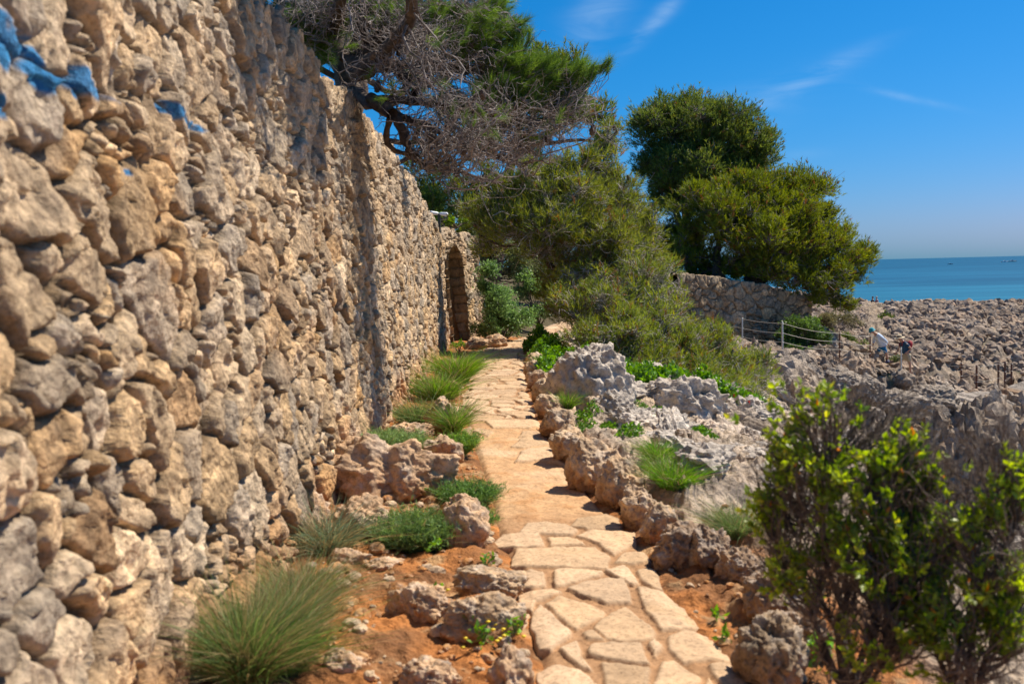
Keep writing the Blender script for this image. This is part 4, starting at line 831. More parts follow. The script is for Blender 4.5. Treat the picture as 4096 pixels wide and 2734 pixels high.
for i, (px, py, w_, h_, Y, lb) in enumerate([(985, 520, 110, 150, 26, 'dark pine with a bare straight trunk seen over the far end of the wall'), (1110, 540, 110, 170, 28, 'dark pine with a leaning trunk between the wall end and the leaning pine'), (1230, 560, 130, 200, 33, 'shaded pine filling the gap behind the leaning pine'), (1060, 600, 120, 130, 36, 'farthest pine low behind the doorway wall'), (1420, 640, 130, 170, 36, 'pine behind the grey scrub left of the terrace')]):
    T0 = up_px(px-5, py+60, px+15, py-h_*.6, Y)
    pine('pine_tree', lb, Y, list(T0[0]), [T0], [E_(px-w_*.3, py-h_*.5, w_*.36, h_*.22, Y), E_(px+w_*.3, py-h_*.45, w_*.38, h_*.22, Y), E_(px, py-h_*.8, w_*.42, h_*.22, Y), E_(px+w_*.1, py-h_*.15, w_*.42, h_*.2, Y+1), E_(px-w_*.25, py+h_*.05, w_*.36, h_*.18, Y+1), E_(px+w_*.2, py+h_*.2, w_*.4, h_*.2, Y+1), E_(px-w_*.1, py-h_*.35, w_*.4, h_*.2, Y)],
      dens=44, L=.18, k=6, wd=.028, nclump=10, seed=20+i, r0=.17, twig=.15, twigr=.01, dead=.03, colr=[np.array([.045, .08, .016]), np.array([.14, .17, .03])], grow=1.4, group='pines in the garden behind the wall')

pine('pine_tree', 'shadowy pine behind the wall filling the view through the dead grey branches', 14, [-3.6, 14, 2.0], [[[-3.6, 14, 2.0], [-3.3, 14, 4.0], [-2.9, 14, 6.0], [-2.4, 14, 8.0]]],
  [E_(700, -20, 90, 60, 13.5), E_(820, 20, 90, 60, 13.8), E_(900, 90, 80, 60, 14), E_(980, 40, 90, 60, 14.4), E_(1000, 160, 80, 60, 14.2), E_(920, 220, 60, 50, 13.6), E_(1050, 250, 70, 50, 14.4), E_(980, 320, 50, 40, 14), E_(1090, 120, 60, 50, 14.6), E_(1080, 20, 60, 50, 14.8), E_(820, 110, 60, 50, 13.4), E_(740, 60, 50, 40, 13.2)],
  dens=62, L=.13, k=6, wd=.016, nclump=9, seed=17, r0=.17, twig=.35, dead=.06, bare=400, colr=[np.array([.035, .06, .016]), np.array([.10, .135, .025])])

# ---- the old pine hanging over the wall: its lower limbs are dead and grey
def overhang():
    rg = np.random.RandomState(77); b = at(800, 262, 10); b[2] = 2.0; b[0] = -2.1; b[1] = 10.5
    root = empty('overhanging_pine', b); tag(root, 'old pine leaning over the wall top with dead grey sweeping twigs and dark cones', 'pine tree')
    def pl(pts, n=12):
        A = np.array([at(p[0], p[1], p[2]+1.6) for p in pts]); t = np.linspace(0, 1, len(A)); tn = np.linspace(0, 1, n); return np.stack([np.interp(tn, t, A[:, j]) for j in range(3)], 1)
    trunk = np.vstack([[b], pl([(806, 205, 9.1), (798, 150, 9.2), (770, 70, 9.4), (740, -60, 9.6), (720, -200, 9.8)], 11)])
    limbs = [([(808, 200, 9.0), (860, 235, 8.5), (905, 262, 8.1), (935, 320, 8.0), (960, 350, 8), (1000, 388, 8.0)], .06), ([(806, 170, 8.45), (850, 150, 8.3), (900, 165, 8.2), (935, 200, 8.1)], .075), ([(800, 150, 8.5), (870, 90, 8.6), (960, 60, 8.7), (1080, 55, 8.9), (1160, 30, 9)], .06),
      ([(800, 150, 8.5), (830, 60, 8.5), (850, -30, 8.6), (860, -120, 8.8)], .07), ([(905, 262, 8.1), (1000, 300, 8.3), (1120, 350, 8.6), (1215, 375, 8.8)], .03), ([(850, 150, 8.3), (960, 150, 8.6), (1090, 165, 8.9), (1230, 190, 9.2), (1330, 180, 9.3), (1395, 160, 9.3)], .045),
      ([(870, 90, 8.6), (1000, 120, 9.0), (1120, 130, 9.3), (1200, 140, 9.6)], .035), ([(850, 235, 8.2), (970, 240, 8.4), (1110, 260, 8.8), (1270, 275, 9.2), (1370, 265, 9.3)], .035), ([(800, 150, 8.6), (880, 130, 8.0), (940, 40, 7.2), (930, -120, 6.4), (860, -300, 5.8)], .06), ([(770, 70, 8.7), (800, -40, 7.6), (780, -220, 6.4), (700, -420, 5.4)], .06), ([(770, 70, 8.7), (700, 30, 8.9), (640, -10, 9.1), (590, -60, 9.2)], .05), ([(740, -60, 9), (850, -60, 9), (1000, -40, 9.2), (1130, -60, 9.4)], .05),
      ([(900, 262, 8.1), (880, 330, 8.4), (960, 370, 8.6), (1085, 400, 9), (1140, 412, 9.2)], .028)]
    mt = MB(); V, F = tubes((trunk-b)[None], np.linspace(.19, .11, len(trunk))[None], 12); V += (fbm(V, 7, 4, 3)*.09)[:, None]*nrmz(V-np.repeat(trunk-b, 12, 0)); mt.add(V, F); mt.build('trunk', M['bark'], root)
    LP = []
    for pts, r in limbs:
        l_ = pl(pts, 16); l_[1:] += np.cumsum(rg.normal(size=(15, 3)), 0)*.012; LP.append(l_)
        r = r*1.25; V, F = tubes((l_-b)[None], np.linspace(r, r*.28, 16)[None], 9); V += (fbm(V, 16, 3, 9)*r*.8)[:, None]*nrmz(V-np.repeat(l_-b, 9, 0)); mesh('limb', V, F, M['bark'], root)
    # cut stubs
    for (p, q_) in (((935, 200, 8.1), (950, 212, 8.0)), ((850, 225, 8.2), (900, 262, 7.9))):
        l_ = pl([p, q_], 4); V, F = tubes((l_-b)[None], np.full((1, 4), .06), 9); mesh('stub', V, F, M['bark'], root)
    regs = [(950, 130, 110, 80, 8.8), (1080, 150, 110, 75, 9), (1170, 215, 90, 45, 9.1), (950, 230, 90, 70, 8.5), (1060, 270, 120, 70, 8.8), (1200, 280, 110, 50, 9.1), (1310, 285, 60, 30, 9.3), (1000, 330, 90, 45, 8.6), (1120, 340, 80, 45, 8.9), (880, 60, 80, 60, 8.7), (760, 40, 90, 60, 9), (700, 20, 80, 40, 9), (1010, 60, 110, 60, 9), (1180, 320, 70, 40, 9), (900, 300, 50, 50, 8.3), (1090, 30, 70, 50, 9.2), (900, -150, 160, 100, 6.6), (760, -260, 160, 100, 6.0), (1000, -120, 130, 80, 7.4), (860, -380, 170, 110, 5.4), (640, -200, 120, 90, 7.2)]
    regs = [(a_, b_-14 if b_ > 0 else b_, c_, d_*.9, e_) for a_, b_, c_, d_, e_ in regs if (a_, b_) not in ((950, 230), (900, 300))]
    B = []; al = np.concatenate([l_[2:] for l_ in LP])
    for (px, py, rx, ry, Y) in regs:
        c, r = ell(px, py, rx, ry, Y+1.1+rg.uniform(-.9, .6), 1.3); n = int(rx*ry/330)+6
        u = nrmz(rg.normal(size=(n, 3)))*rg.uniform(.15, 1, (n, 1))**.5; B.append(c+u*r)
    B = np.concatenate(B)
    def spring(B, al, back=2.0, jit=.35):
        S0 = []
        for e in B: dd = np.linalg.norm(al-e, axis=1)+np.maximum(0, al[:, 0]-e[0]+.2)*back+rg.uniform(0, jit, len(al)); S0.append(al[dd.argmin()])
        return np.array(S0)
    S0 = spring(B, al); ln = np.linalg.norm(B-S0, axis=1); m = ln < 1.7; B = B[m]; S0 = S0[m]; ln = ln[m]
    def kinky(A, B, Kp, wob, sag=.06):
        l_ = arc_lines(A, B, Kp, rg, sag, wob); L_ = np.linalg.norm(B-A, axis=1)[:, None, None]; j = rg.normal(size=l_.shape)*.028*L_; j[:, 0] = 0; return l_+j
    l1 = kinky(S0, B, 10, .13, .10); t1 = MB(); V, F = tubes(l1-b, np.linspace(1, .4, 10)[None]*(.005+.007*ln[:, None]*rg.uniform(.5, 1.4, (len(ln), 1))), 5); t1.add(V, F)
    n = len(l1)*7; i = rg.randint(0, len(l1), n); kk = rg.randint(2, 10, n); dr = nrmz(l1[i, 9]-l1[i, 0]); A2 = l1[i, kk]; B2 = A2+nrmz(dr*.7+rg.normal(size=(n, 3))*.75+[.15, 0, .1])*rg.uniform(.12, .55, (n, 1))
    l2 = kinky(A2, B2, 8, .16, .05); V, F = tubes(l2-b, np.linspace(1, .45, 8)[None]*rg.uniform(.0028, .0055, (n, 1)), 4); t1.add(V, F)
    n3 = n*2; i = rg.randint(0, n, n3); A3 = l2[i, rg.randint(2, 8, n3)]; B3 = A3+nrmz(nrmz(B2-A2)[i]*.5+rg.normal(size=(n3, 3))+[0, 0, .3])*rg.uniform(.05, .2, (n3, 1))
    l3 = kinky(A3, B3, 5, .14, 0); V, F = tubes(l3-b, np.linspace(1, .5, 5)[None]*rg.uniform(.0018, .0032, (n3, 1)), 3); t1.add(V, F)
    t1.build('twigs', M['greybark'], root)
    # living needles: whorls on the ends of the outer and upper twigs
    greens = [(1170, 150, 60, 40, 9.3), (1230, 170, 55, 48, 9.3), (1290, 190, 50, 50, 9.4), (1330, 170, 26, 34, 9.3), (1358, 165, 14, 20, 9.3), (1395, 155, 14, 14, 9.3), (1310, 240, 40, 25, 9.4), (1090, 60, 70, 45, 9.2), (1130, 20, 40, 40, 9.4), (990, 45, 70, 35, 9.2), (700, 60, 60, 40, 9.4), (780, 20, 60, 40, 9.4), (740, 110, 30, 30, 9.6), (1200, 225, 55, 30, 9.3), (1060, 110, 55, 30, 9.2), (880, 20, 60, 35, 9.3), (1180, 80, 40, 40, 9.4), (1150, 200, 50, 30, 9.2), (900, -170, 150, 90, 6.4), (760, -280, 150, 90, 5.8), (1000, -140, 120, 70, 7.2), (860, -400, 160, 100, 5.2), (620, -180, 110, 80, 7.2), (1040, 240, 60, 22, 9.6), (950, 180, 40, 22, 9.8), (1120, 120, 60, 30, 9.6)]
    Pn = []
    for (px, py, rx, ry, Y) in greens:
        c, r = ell(px, py, rx, ry, Y+.8, .9); n = int(max(8, rx*ry/22)); u = nrmz(rg.normal(size=(n, 3)))*rg.uniform(.05, 1.1, (n, 1))**.6; Pn.append(c+u*r)
    Pn = np.concatenate(Pn); al2 = np.concatenate([al, l1[:, 4:].reshape(-1, 3)]); A4 = spring(Pn, al2, 1.0, .1)
    l4 = kinky(A4, Pn, 7, .12, .08); V, F = tubes(l4-b, np.linspace(1, .4, 7)[None]*.0055*np.ones((len(Pn), 1)), 4); mesh('green_twigs', V, F, M['greybark'], root)
    tip = nrmz(l4[:, 6]-l4[:, 4])+[.1, 0, .45]; ex = rg.randint(0, len(l2), 260); Pn = np.concatenate([Pn, l2[ex, 7]]); tip = np.concatenate([tip, nrmz(l2[ex, 7]-l2[ex, 5])+[0, 0, .4]])
    C = lerp([.07, .14, .03], [.20, .32, .06], rg.uniform(size=len(Pn)))
    V, F, C = needles(Pn-b, tip, 70, .115, .0034, .38, C, rg, .8); mesh('foliage', V, F, M['needle'], root, C, smooth=False)
    V, F = ico(3); V = V*np.array([.026, .026, .05])*(1+.2*np.sign(np.sin(V[:, 2:3]*15))*np.abs(np.sin(np.arctan2(V[:, 1:2], V[:, 0:1])*5)))
    c0 = None
    for i in range(95):
        e = l1[rg.randint(len(l1)), rg.randint(3, 10)]-b+[0, 0, -.03]
        if c0 is None: c0 = mesh('cone', V, F, M['cone'], root); o = c0
        else: o = c0.copy(); col.objects.link(o); o.parent = root
        o.location = e; o.rotation_euler = (rg.uniform(-.9, .9), rg.uniform(-.9, .9), 0); s = rg.uniform(.75, 1.25); o.scale = (s, s, s)
overhang()

# ---- broadleaf shrubs
def shrub(name, label, base, regions, size=.04, dens=260, c1=(.04, .09, .02), c2=(.12, .21, .05), seed=1, nclump=12, stems=1.0, group=None, cat='shrub', stemr=.008, yellow=0.0, nb=.5):
    rg = np.random.RandomState(seed); b = np.array(base, float); root = empty(name, b); tag(root, label, cat, group)
    CC = []; SS = []
    for c, r in regions:
        n = max(4, int(nclump*min(2, r[0]*r[2]*3)**.6)); cc, ss = subclumps(c, r, n, rg, .2, .42); CC.append(cc); SS.append(ss)
    CC = np.concatenate(CC); SS = np.concatenate(SS)
    l1 = arc_lines(np.tile(b, (len(CC), 1)), CC, 8, rg, -.04, .05); V, F = tubes(l1-b, np.linspace(1, .3, 8)[None]*stemr*1.6*np.ones((len(CC), 1)), 5); mb = MB().add(V, F)
    P, Dr, I = fill(CC, SS*1.25, dens*5, rg, size)
    n2 = int(len(P)*.03*stems); sel = rg.choice(len(P), n2, replace=False); l2 = arc_lines(l1[I[sel], rg.randint(5, 8, n2)], P[sel], 5, rg, -.03, .08); V, F = tubes(l2-b, np.linspace(1, .4, 5)[None]*stemr*.4*np.ones((n2, 1)), 3); mb.add(V, F)
    mb.build('stems', M['bark'], root)
    t = np.clip(rg.uniform(size=len(CC))[I]*.6+rg.uniform(0, .5, len(P)), 0, 1); C = lerp(c1, c2, t)
    if yellow: m = rg.uniform(size=len(P)) < yellow; C[m] = [.34, .27, .03]
    V, F, C = leaves(P-b, Dr*nb, size, C, rg); mesh('foliage', V, F, M['leaf'], root, C, smooth=False); return root
shrub('shrub', 'glossy green shrub beside the path just past the doorway', at(1150, 785, 22), [E_(1150, 700, 52, 66, 22), E_(1130, 640, 40, 44, 22), E_(1190, 735, 46, 40, 22), E_(1120, 750, 35, 30, 21.6), E_(1140, 770, 45, 16, 21.6)], size=.06, dens=300, seed=31, c1=(.07, .15, .04), c2=(.24, .38, .14))
shrub('shrub', 'darker glossy shrub right of the pale one at the bend of the path', at(1235, 750, 25), [E_(1225, 670, 42, 35, 25), E_(1250, 710, 36, 34, 25), E_(1195, 650, 30, 35, 25), E_(1210, 725, 30, 25, 24.5)], size=.065, dens=300, seed=32, c1=(.06, .12, .03), c2=(.20, .32, .10))
shrub('shrub', 'olive-grey shrub rising behind the end of the doorway wall', at(1120, 640, 25), [E_(1120, 560, 40, 50, 25), E_(1170, 590, 55, 50, 25.5), E_(1110, 510, 35, 28, 25.5), E_(1230, 620, 50, 40, 26), E_(1150, 520, 40, 30, 26)], size=.055, dens=300, seed=33, c1=(.10, .13, .045), c2=(.24, .28, .12))
shrub('ivy', 'bright green ivy creeping on top of the doorway wall', at(1050, 522, 21.8), [E_(1030, 506, 26, 8, 21.6, .4), E_(1075, 508, 28, 9, 22, .4), E_(1000, 500, 14, 22, 21.3, .5)], size=.06, dens=700, seed=34, c1=(.09, .17, .02), c2=(.20, .32, .04), cat='ivy')
shrub('shrub', 'yellow-green leafy tree behind the wall under the dark pines', at(1000, 520, 24), [E_(1000, 450, 35, 30, 24), E_(1015, 480, 30, 25, 24), E_(1090, 490, 40, 25, 26)], size=.07, dens=240, seed=35, c1=(.07, .12, .02), c2=(.2, .26, .04))
shrub('low_bush', 'lime-green bush between the two trunks on the terrace', at(1690, 650, 43.5), [E_(1620, 622, 30, 16, 43), E_(1685, 622, 42, 20, 43.5), E_(1740, 635, 30, 14, 43)], size=.10, dens=160, seed=36, c1=(.12, .19, .02), c2=(.26, .34, .04))
shrub('shrub', 'round green bush behind the rope fence at the foot of the retaining wall', at(1840, 810, 39), [E_(1845, 765, 50, 34, 38.6), E_(1800, 775, 26, 22, 38.4), E_(1880, 780, 26, 24, 38.8), E_(1850, 735, 26, 16, 39), E_(1820, 800, 45, 12, 38)], size=.09, dens=190, seed=37, c1=(.04, .08, .02), c2=(.14, .24, .05))
shrub('shrub', 'pale feathery bush between the rope fence and the walker in blue', at(1945, 815, 43), [E_(1940, 785, 30, 22, 43), E_(1972, 790, 16, 18, 43), E_(1915, 795, 22, 18, 42.5), E_(1905, 765, 22, 14, 43)], size=.08, dens=180, seed=38, c1=(.08, .12, .03), c2=(.2, .25, .07), stems=5)
shrub('shrub', 'low dark bush on the headland beside the distant couple', at(2030, 760, 70), [E_(2030, 738, 30, 14, 70), E_(2060, 755, 24, 12, 66), E_(2008, 745, 14, 14, 71)], size=.16, dens=50, seed=39, c1=(.05, .08, .02), c2=(.13, .17, .04))
shrub('shrub', 'dry thorny scrub under the low hanging pine branches', at(1900, 790, 43), [E_(1890, 740, 35, 22, 43), E_(1930, 730, 35, 16, 45), E_(1970, 745, 26, 16, 46)], size=.08, dens=90, seed=40, c1=(.10, .10, .04), c2=(.2, .18, .09), stems=7)
shrub('shrub', 'small green bush between the two walkers', at(2055, 840, 44.5), [E_(2052, 822, 20, 14, 44.5), E_(2070, 835, 12, 10, 44)], size=.08, dens=120, seed=45, c1=(.07, .10, .03), c2=(.16, .20, .06))
shrub('low_bush', 'round bright bush against the wall foot before the doorway', at(1053, 808, 17), [E_(1053, 790, 19, 18, 17)], size=.035, dens=900, seed=46, c1=(.07, .15, .02), c2=(.17, .30, .03))

# ---- ground cover
def cover(name, label, spots, size=.035, n=3000, h=.10, c1=(.05, .13, .015), c2=(.14, .30, .03), seed=1, red=0.0):
    rg = np.random.RandomState(seed); P = []
    for (px, py, rx, ry, Y) in spots:
        c = at(px, py, Y); m = Y*K/FP; r = rx*m; rd = max(.25, ry*m*3.5); k_ = int(n*3.5*r*rd)+60
        a = rg.uniform(0, 2*pi, k_); q_ = np.sqrt(rg.uniform(size=k_)); x = c[0]+np.cos(a)*q_*r; y = c[1]+np.sin(a)*q_*rd
        g, _ = ground(x, y); nn = fbm(P3(x, y), 2.2, 3, seed); keep = (nn+.45*(1-q_)) > .0
        hh = h*(.35+.9*np.clip(nn+.4, 0, 1))*(1-q_**2*.6)
        P.append(np.stack([x, y, g+hh*rg.uniform(.1, 1, k_)], 1)[keep])
    P = np.concatenate(P); C = lerp(c1, c2, rg.uniform(size=len(P)))
    if red: m = rg.uniform(size=len(P)) < red; C[m] = [.33, .06, .03]
    V, F, C = leaves(P, np.tile([0, 0, .8], (len(P), 1)), size, C, rg, .75); o = mesh(name, V, F, M['leaf'], None, C, smooth=False); tag(o, label, 'ground cover', kind='stuff')
cover('ground_cover', 'bright green creeping leaves under the leaning pine', [(1262, 800, 50, 24, 17), (1290, 830, 40, 24, 15.5), (1230, 785, 30, 14, 19), (1370, 805, 60, 20, 15), (1410, 850, 45, 26, 13.4), (1330, 870, 26, 16, 12.6), (1480, 870, 60, 22, 13.6), (1540, 880, 70, 24, 13.6), (1600, 915, 70, 30, 13.2), (1660, 930, 60, 30, 13.2), (1470, 905, 40, 18, 12.6), (1560, 925, 60, 18, 12.7), (1250, 850, 22, 26, 14), (1720, 900, 50, 30, 14), (1440, 820, 50, 18, 14.5), (1640, 880, 60, 18, 14.6)], size=.06, n=5200, h=.42, c1=(.06, .15, .012), c2=(.17, .36, .028), seed=51)
cover('trailing_succulents', 'trailing green and red succulent leaves hanging over the pale rock', [(1680, 950, 50, 16, 12.5), (1720, 965, 40, 16, 12.2), (1650, 930, 26, 12, 12.6)], size=.05, n=3000, h=.25, c1=(.05, .10, .01), c2=(.15, .24, .03), seed=52, red=.14)
cover('weeds', 'small weeds growing in hollows of the pale rock', [(1500, 1040, 60, 14, 9.4), (1600, 1100, 50, 14, 8.4), (1340, 1020, 30, 14, 9.2), (1680, 1010, 60, 16, 10.5), (1560, 1165, 40, 20, 7.2), (1290, 920, 16, 20, 11.5), (1350, 990, 30, 8, 10), (1400, 1012, 24, 7, 9.4), (1480, 980, 24, 8, 11), (1440, 1060, 40, 10, 8.4), (1600, 1060, 26, 8, 9), (1520, 1010, 40, 8, 10.5)], size=.028, n=5000, h=.09, seed=53)

# ---- grass and heath clumps
def clump(name, label, px, py, wpx, hpx, n, z=0.0, Y=None, c1=(.05, .10, .03), c2=(.14, .22, .06), lean=.8, bw=.0035, seed=1, cat='grass clump', group=None, curl=.6, dry=.06, dep=.8, heath=False, hb=1.0):
    bw = bw*hb; c1 = np.array(c1)*hb; c2 = np.array(c2)*(1+.35*(hb > 1))
    rg = np.random.RandomState(seed); p = gp(px, py, z) if Y is None else at(px, py, Y)
    g = gz_at(p[0], p[1]) if Y is None else max(p[2], gz_at(p[0], p[1])); m = p[1]*K/FP; R = wpx*m/2; H = hpx*m*1.05; c = np.array([p[0], p[1]+R*dep*.5, g])
    a = rg.uniform(0, 2*pi, n); q_ = np.sqrt(rg.uniform(size=n)); bx = np.cos(a)*q_*R*.62; by = np.sin(a)*q_*R*.62*dep
    B = np.stack([bx, by, np.zeros(n)-.02], 1); out = np.stack([np.cos(a)*q_, np.sin(a)*q_*dep, np.zeros(n)], 1)+rg.normal(size=(n, 3))*[.3, .3, 0]
    L = H*rg.uniform(.45, 1.15, (n, 1))*(1.1-.35*q_[:, None]**2); t = np.linspace(0, 1, 4)[None, :, None]
    up = np.array([0, 0, 1.])
    wv = rg.normal(size=(n, 1, 3))*[.42, .42, .16]; Q = B[:, None]+wv*L[:, None]*t*t+up*(L[:, None]*t*(1-.28*t*lean))+out[:, None]*lean*(L[:, None]*rg.uniform(.35, 1.25, (n, 1, 1)))*(t*.35+t*t*curl)
    s = nrmz(np.cross(out+[.01, .01, .5], rg.normal(size=(n, 3))))[:, None]*bw/2*np.array([1, .85, .6, .08])[None, :, None]
    V = np.stack([Q-s, Q+s], 2).reshape(-1, 3); i = np.arange(n)[:, None]*8; F = np.concatenate([i+[[2*j, 2*j+1, 2*j+3, 2*j+2]] for j in range(3)])
    tv = rg.uniform(size=n)**1.5; bw = bw*1.25; c1 = np.array(c1)*1.15; c2 = np.array(c2)*1.6; C = lerp(c1, c2, tv); dm = rg.uniform(size=n) < dry*1.6+.08; C[dm] = [.34, .27, .13]; C = np.repeat(C, 8, 0)
    mb = MB().add(V, F, C)
    if heath:     # short side leaflets along every shoot
        kk = 7; tt = rg.uniform(.35, 1, (n, kk)); P = B[:, None]+up*(L[:, None]*tt[..., None]*(1-.28*tt[..., None]*lean))+out[:, None]*lean*L[:, None]*(tt[..., None]*.35+tt[..., None]**2*curl)
        P = P.reshape(-1, 3); V, F2, C2 = needles(P, np.tile([0, 0, .8], (len(P), 1))+rg.normal(size=P.shape)*.5, 3, H*.14, bw*.8, .6, np.repeat(lerp(c1, c2, rg.uniform(size=n)), kk, 0), rg); mb.add(V, F2, C2)
    o = mb.build(name, M['grass'], None, smooth=False); o.location = c; tag(o, label, cat, group); return o
GG = 'green clumps between the wall and the path'
clump('grass_clump', 'tallest fine-bladed grass clump at the lower edge beside the wall foot', 560, 1625, 150, 250, 3200, c2=(.13, .20, .06), seed=61, bw=.0032, group=GG, lean=.7, dry=.16)
clump('grass_clump', 'thick dark grass clump between the tallest one and the slope of red soil', 640, 1580, 120, 180, 2400, c1=(.04, .09, .02), c2=(.11, .2, .04), seed=62, bw=.0034, group=GG, lean=.8, dry=.1)
clump('grass_clump', 'pale seeding grass clump higher up the wall foot', 655, 1500, 120, 190, 2000, c1=(.08, .12, .04), c2=(.17, .22, .09), seed=59, bw=.003, group=GG, lean=.8, dry=.3)
clump('grass_clump', 'shaggy grass clump below the dry feathery tuft', 700, 1430, 110, 150, 1800, c1=(.05, .10, .03), c2=(.14, .2, .06), seed=58, bw=.003, group=GG, lean=.9, dry=.2)
clump('grass_clump', 'sparse long-bladed bluish tuft against the rust-stained rock', 745, 1290, 140, 150, 900, c1=(.08, .12, .06), c2=(.17, .22, .13), seed=63, bw=.004, group=GG, lean=1.2, dry=.15)
clump('heath_clump', 'wide dark heather-like clump between the rounded boulder and the leaning rock', 955, 1265, 185, 105, 1500, seed=64, c1=(.04, .075, .025), c2=(.11, .17, .05), bw=.004, group=GG, heath=True, cat='heath', hb=1.5)
clump('heath_clump', 'round grey-green tuft on top of the long pale ledge by the wall', 892, 1068, 150, 78, 1500, seed=65, c1=(.06, .10, .03), c2=(.15, .21, .08), bw=.004, group=GG, heath=True, cat='heath', hb=1.5)
clump('heath_clump', 'dark round tuft at the edge of the bare dirt', 1075, 1165, 88, 78, 1100, seed=66, c1=(.03, .07, .02), c2=(.09, .16, .04), bw=.0035, group=GG, heath=True, cat='heath', hb=1.5)
clump('heath_clump', 'small grey-green tuft below the dark round one at the dirt edge', 1090, 1215, 50, 60, 500, seed=67, bw=.0035, group=GG, heath=True, cat='heath', hb=1.5)
clump('heath_clump', 'narrow tuft at the path edge beside the first broken slabs', 1050, 1052, 52, 62, 700, seed=68, c1=(.05, .10, .02), c2=(.12, .20, .04), bw=.004, group=GG, heath=True, cat='heath', hb=1.5)
clump('grass_clump', 'grey-green tuft against the wall below the bright green verge', 960, 978, 120, 72, 1900, seed=69, bw=.005, group=GG)
clump('grass_clump', 'bright green mound in the middle of the verge', 1000, 922, 110, 80, 2000, seed=70, c1=(.06, .13, .02), c2=(.15, .27, .04), bw=.006, group=GG)
clump('grass_clump', 'lush bright green mound at the far part of the verge', 1045, 878, 86, 80, 2000, seed=71, c1=(.07, .15, .015), c2=(.16, .30, .03), bw=.007, group=GG)
clump('grass_clump', 'thin green strip of growth along the left edge of the paving', 1040, 1000, 40, 90, 1100, seed=72, c1=(.05, .11, .02), c2=(.13, .22, .04), bw=.005, group=GG, dep=2.4)
clump('grass_clump', 'green tuft hugging the paving edge at the farthest verge', 1078, 850, 36, 40, 700, seed=73, c1=(.06, .13, .02), c2=(.14, .26, .04), bw=.006, group=GG, dep=2.2)
clump('grass_clump', 'dry feathery tuft at the wall foot left of the rounded boulder', 690, 1400, 110, 90, 700, seed=74, c1=(.12, .13, .06), c2=(.22, .21, .10), bw=.003, group=GG, dry=.3, lean=1.2)
GR = 'grass patches seaward of the kerb'
clump('grass_clump', 'long green grass patch between the nearest kerb boulders and the pale rock', 1555, 1215, 125, 70, 1900, Y=6.3, seed=80, c1=(.05, .13, .015), c2=(.14, .29, .03), bw=.004, group=GR, dep=2.0)
clump('grass_clump', 'green grass behind the middle kerb boulders', 1515, 1135, 70, 55, 1300, Y=7.2, seed=81, c1=(.05, .13, .015), c2=(.13, .27, .03), bw=.004, group=GR, dep=2.0)
clump('grass_clump', 'small grass patch at the foot of the tall pale crag', 1300, 935, 45, 45, 900, Y=10.6, seed=82, c1=(.05, .13, .015), c2=(.13, .26, .03), bw=.005, group=GR)
clump('grass_clump', 'tiny bright grass cushion on the layered ledge', 1418, 1018, 44, 14, 500, Y=9.2, seed=83, c1=(.06, .15, .02), c2=(.14, .28, .03), bw=.004, group=GR)
clump('grass_clump', 'feathery pale green growth left of the leafy bush', 1700, 1290, 130, 90, 1500, Y=5.4, seed=84, c1=(.08, .13, .04), c2=(.18, .26, .09), bw=.003, group=GR, lean=1.1)
clump('grass_clump', 'green weeds on the farthest kerb stones', 1243, 842, 34, 34, 700, Y=15.2, seed=85, c1=(.05, .12, .015), c2=(.13, .26, .03), bw=.006, group=GR)
def sprout(px, py, s, lb, z=.05, seed=1, flowers=0, n=40, nmgrp=None):
    rg = np.random.RandomState(seed); p = gp(px, py, z); m = p[1]*K/FP; R = s*m/2; root = empty('leafy_weed', p); tag(root, lb, 'weed', nmgrp)
    E1 = nrmz(rg.normal(size=(n, 3))+[0, 0, 1.1])*R*rg.uniform(.5, 1.1, (n, 1)); l_ = arc_lines(np.zeros((n, 3)), E1, 4, rg, -.05, .05); V, F = tubes(l_, np.full((n, 4), .0015), 3); mesh('stems', V, F, M['gstem'], root)
    V, F, C = leaves(E1, np.tile([0, 0, .5], (n, 1)), .035, lerp([.08, .2, .02], [.2, .42, .04], rg.uniform(size=n)), rg, .6); mesh('foliage', V, F, M['leaf'], root, C, smooth=False)
    for i in range(flowers):
        e = nrmz(rg.normal(size=3)*[1.3, .8, .3]+[0, 0, .4])*R*rg.uniform(.9, 1.5); V, F = ico(1); ang = np.arctan2(V[:, 1], V[:, 0]); V = V*np.array([.011, .011, .006])*(1+.25*np.cos(ang*5))[:, None]
        o = mesh('flower', V+e, F, M['yellow'], root)
M['gstem'] = plain('green_stem', (.10, .2, .04), .6); M['yellow'] = plain('yellow_petals', (.75, .55, .02), .6, 0, .15)
sprout(1090, 1445, 60, 'bright green sprout in front of the dark craggy rock', .05, 91, 0, 26)
sprout(1150, 1400, 60, 'straggling weed with yellow flowers by the paving edge', .05, 92, 5, 24); sprout(1180, 1450, 70, 'second yellow-flowered weed hanging over the paving', .05, 93, 7, 22); sprout(1110, 1470, 80, 'yellow-flowered weed below the dark craggy rock', .05, 94, 8, 24); sprout(1005, 1365, 50, 'small flowering weed on the mossy dark rock', .12, 95, 4, 20)
sprout(1115, 1295, 50, 'green leafy sprout at the foot of the leaning rock', .03, 96, 0, 22); sprout(1665, 1465, 40, 'tiny green sprout on the dark earth right of the paving', .02, 97, 0, 16); sprout(1645, 1415, 40, 'green sprout by the slab edge above the tiny one', .02, 98, 0, 16); sprout(1000, 1255, 34, 'light green weed among the heather-like clump', .12, 99, 0, 16)
sprout(1880, 1500, 90, 'broad-leaved green weed in the shade of the leafy bush', .1, 89, 0, 60); sprout(620, 1390, 60, 'light green weed between wall and tallest grass', .1, 88, 0, 24)

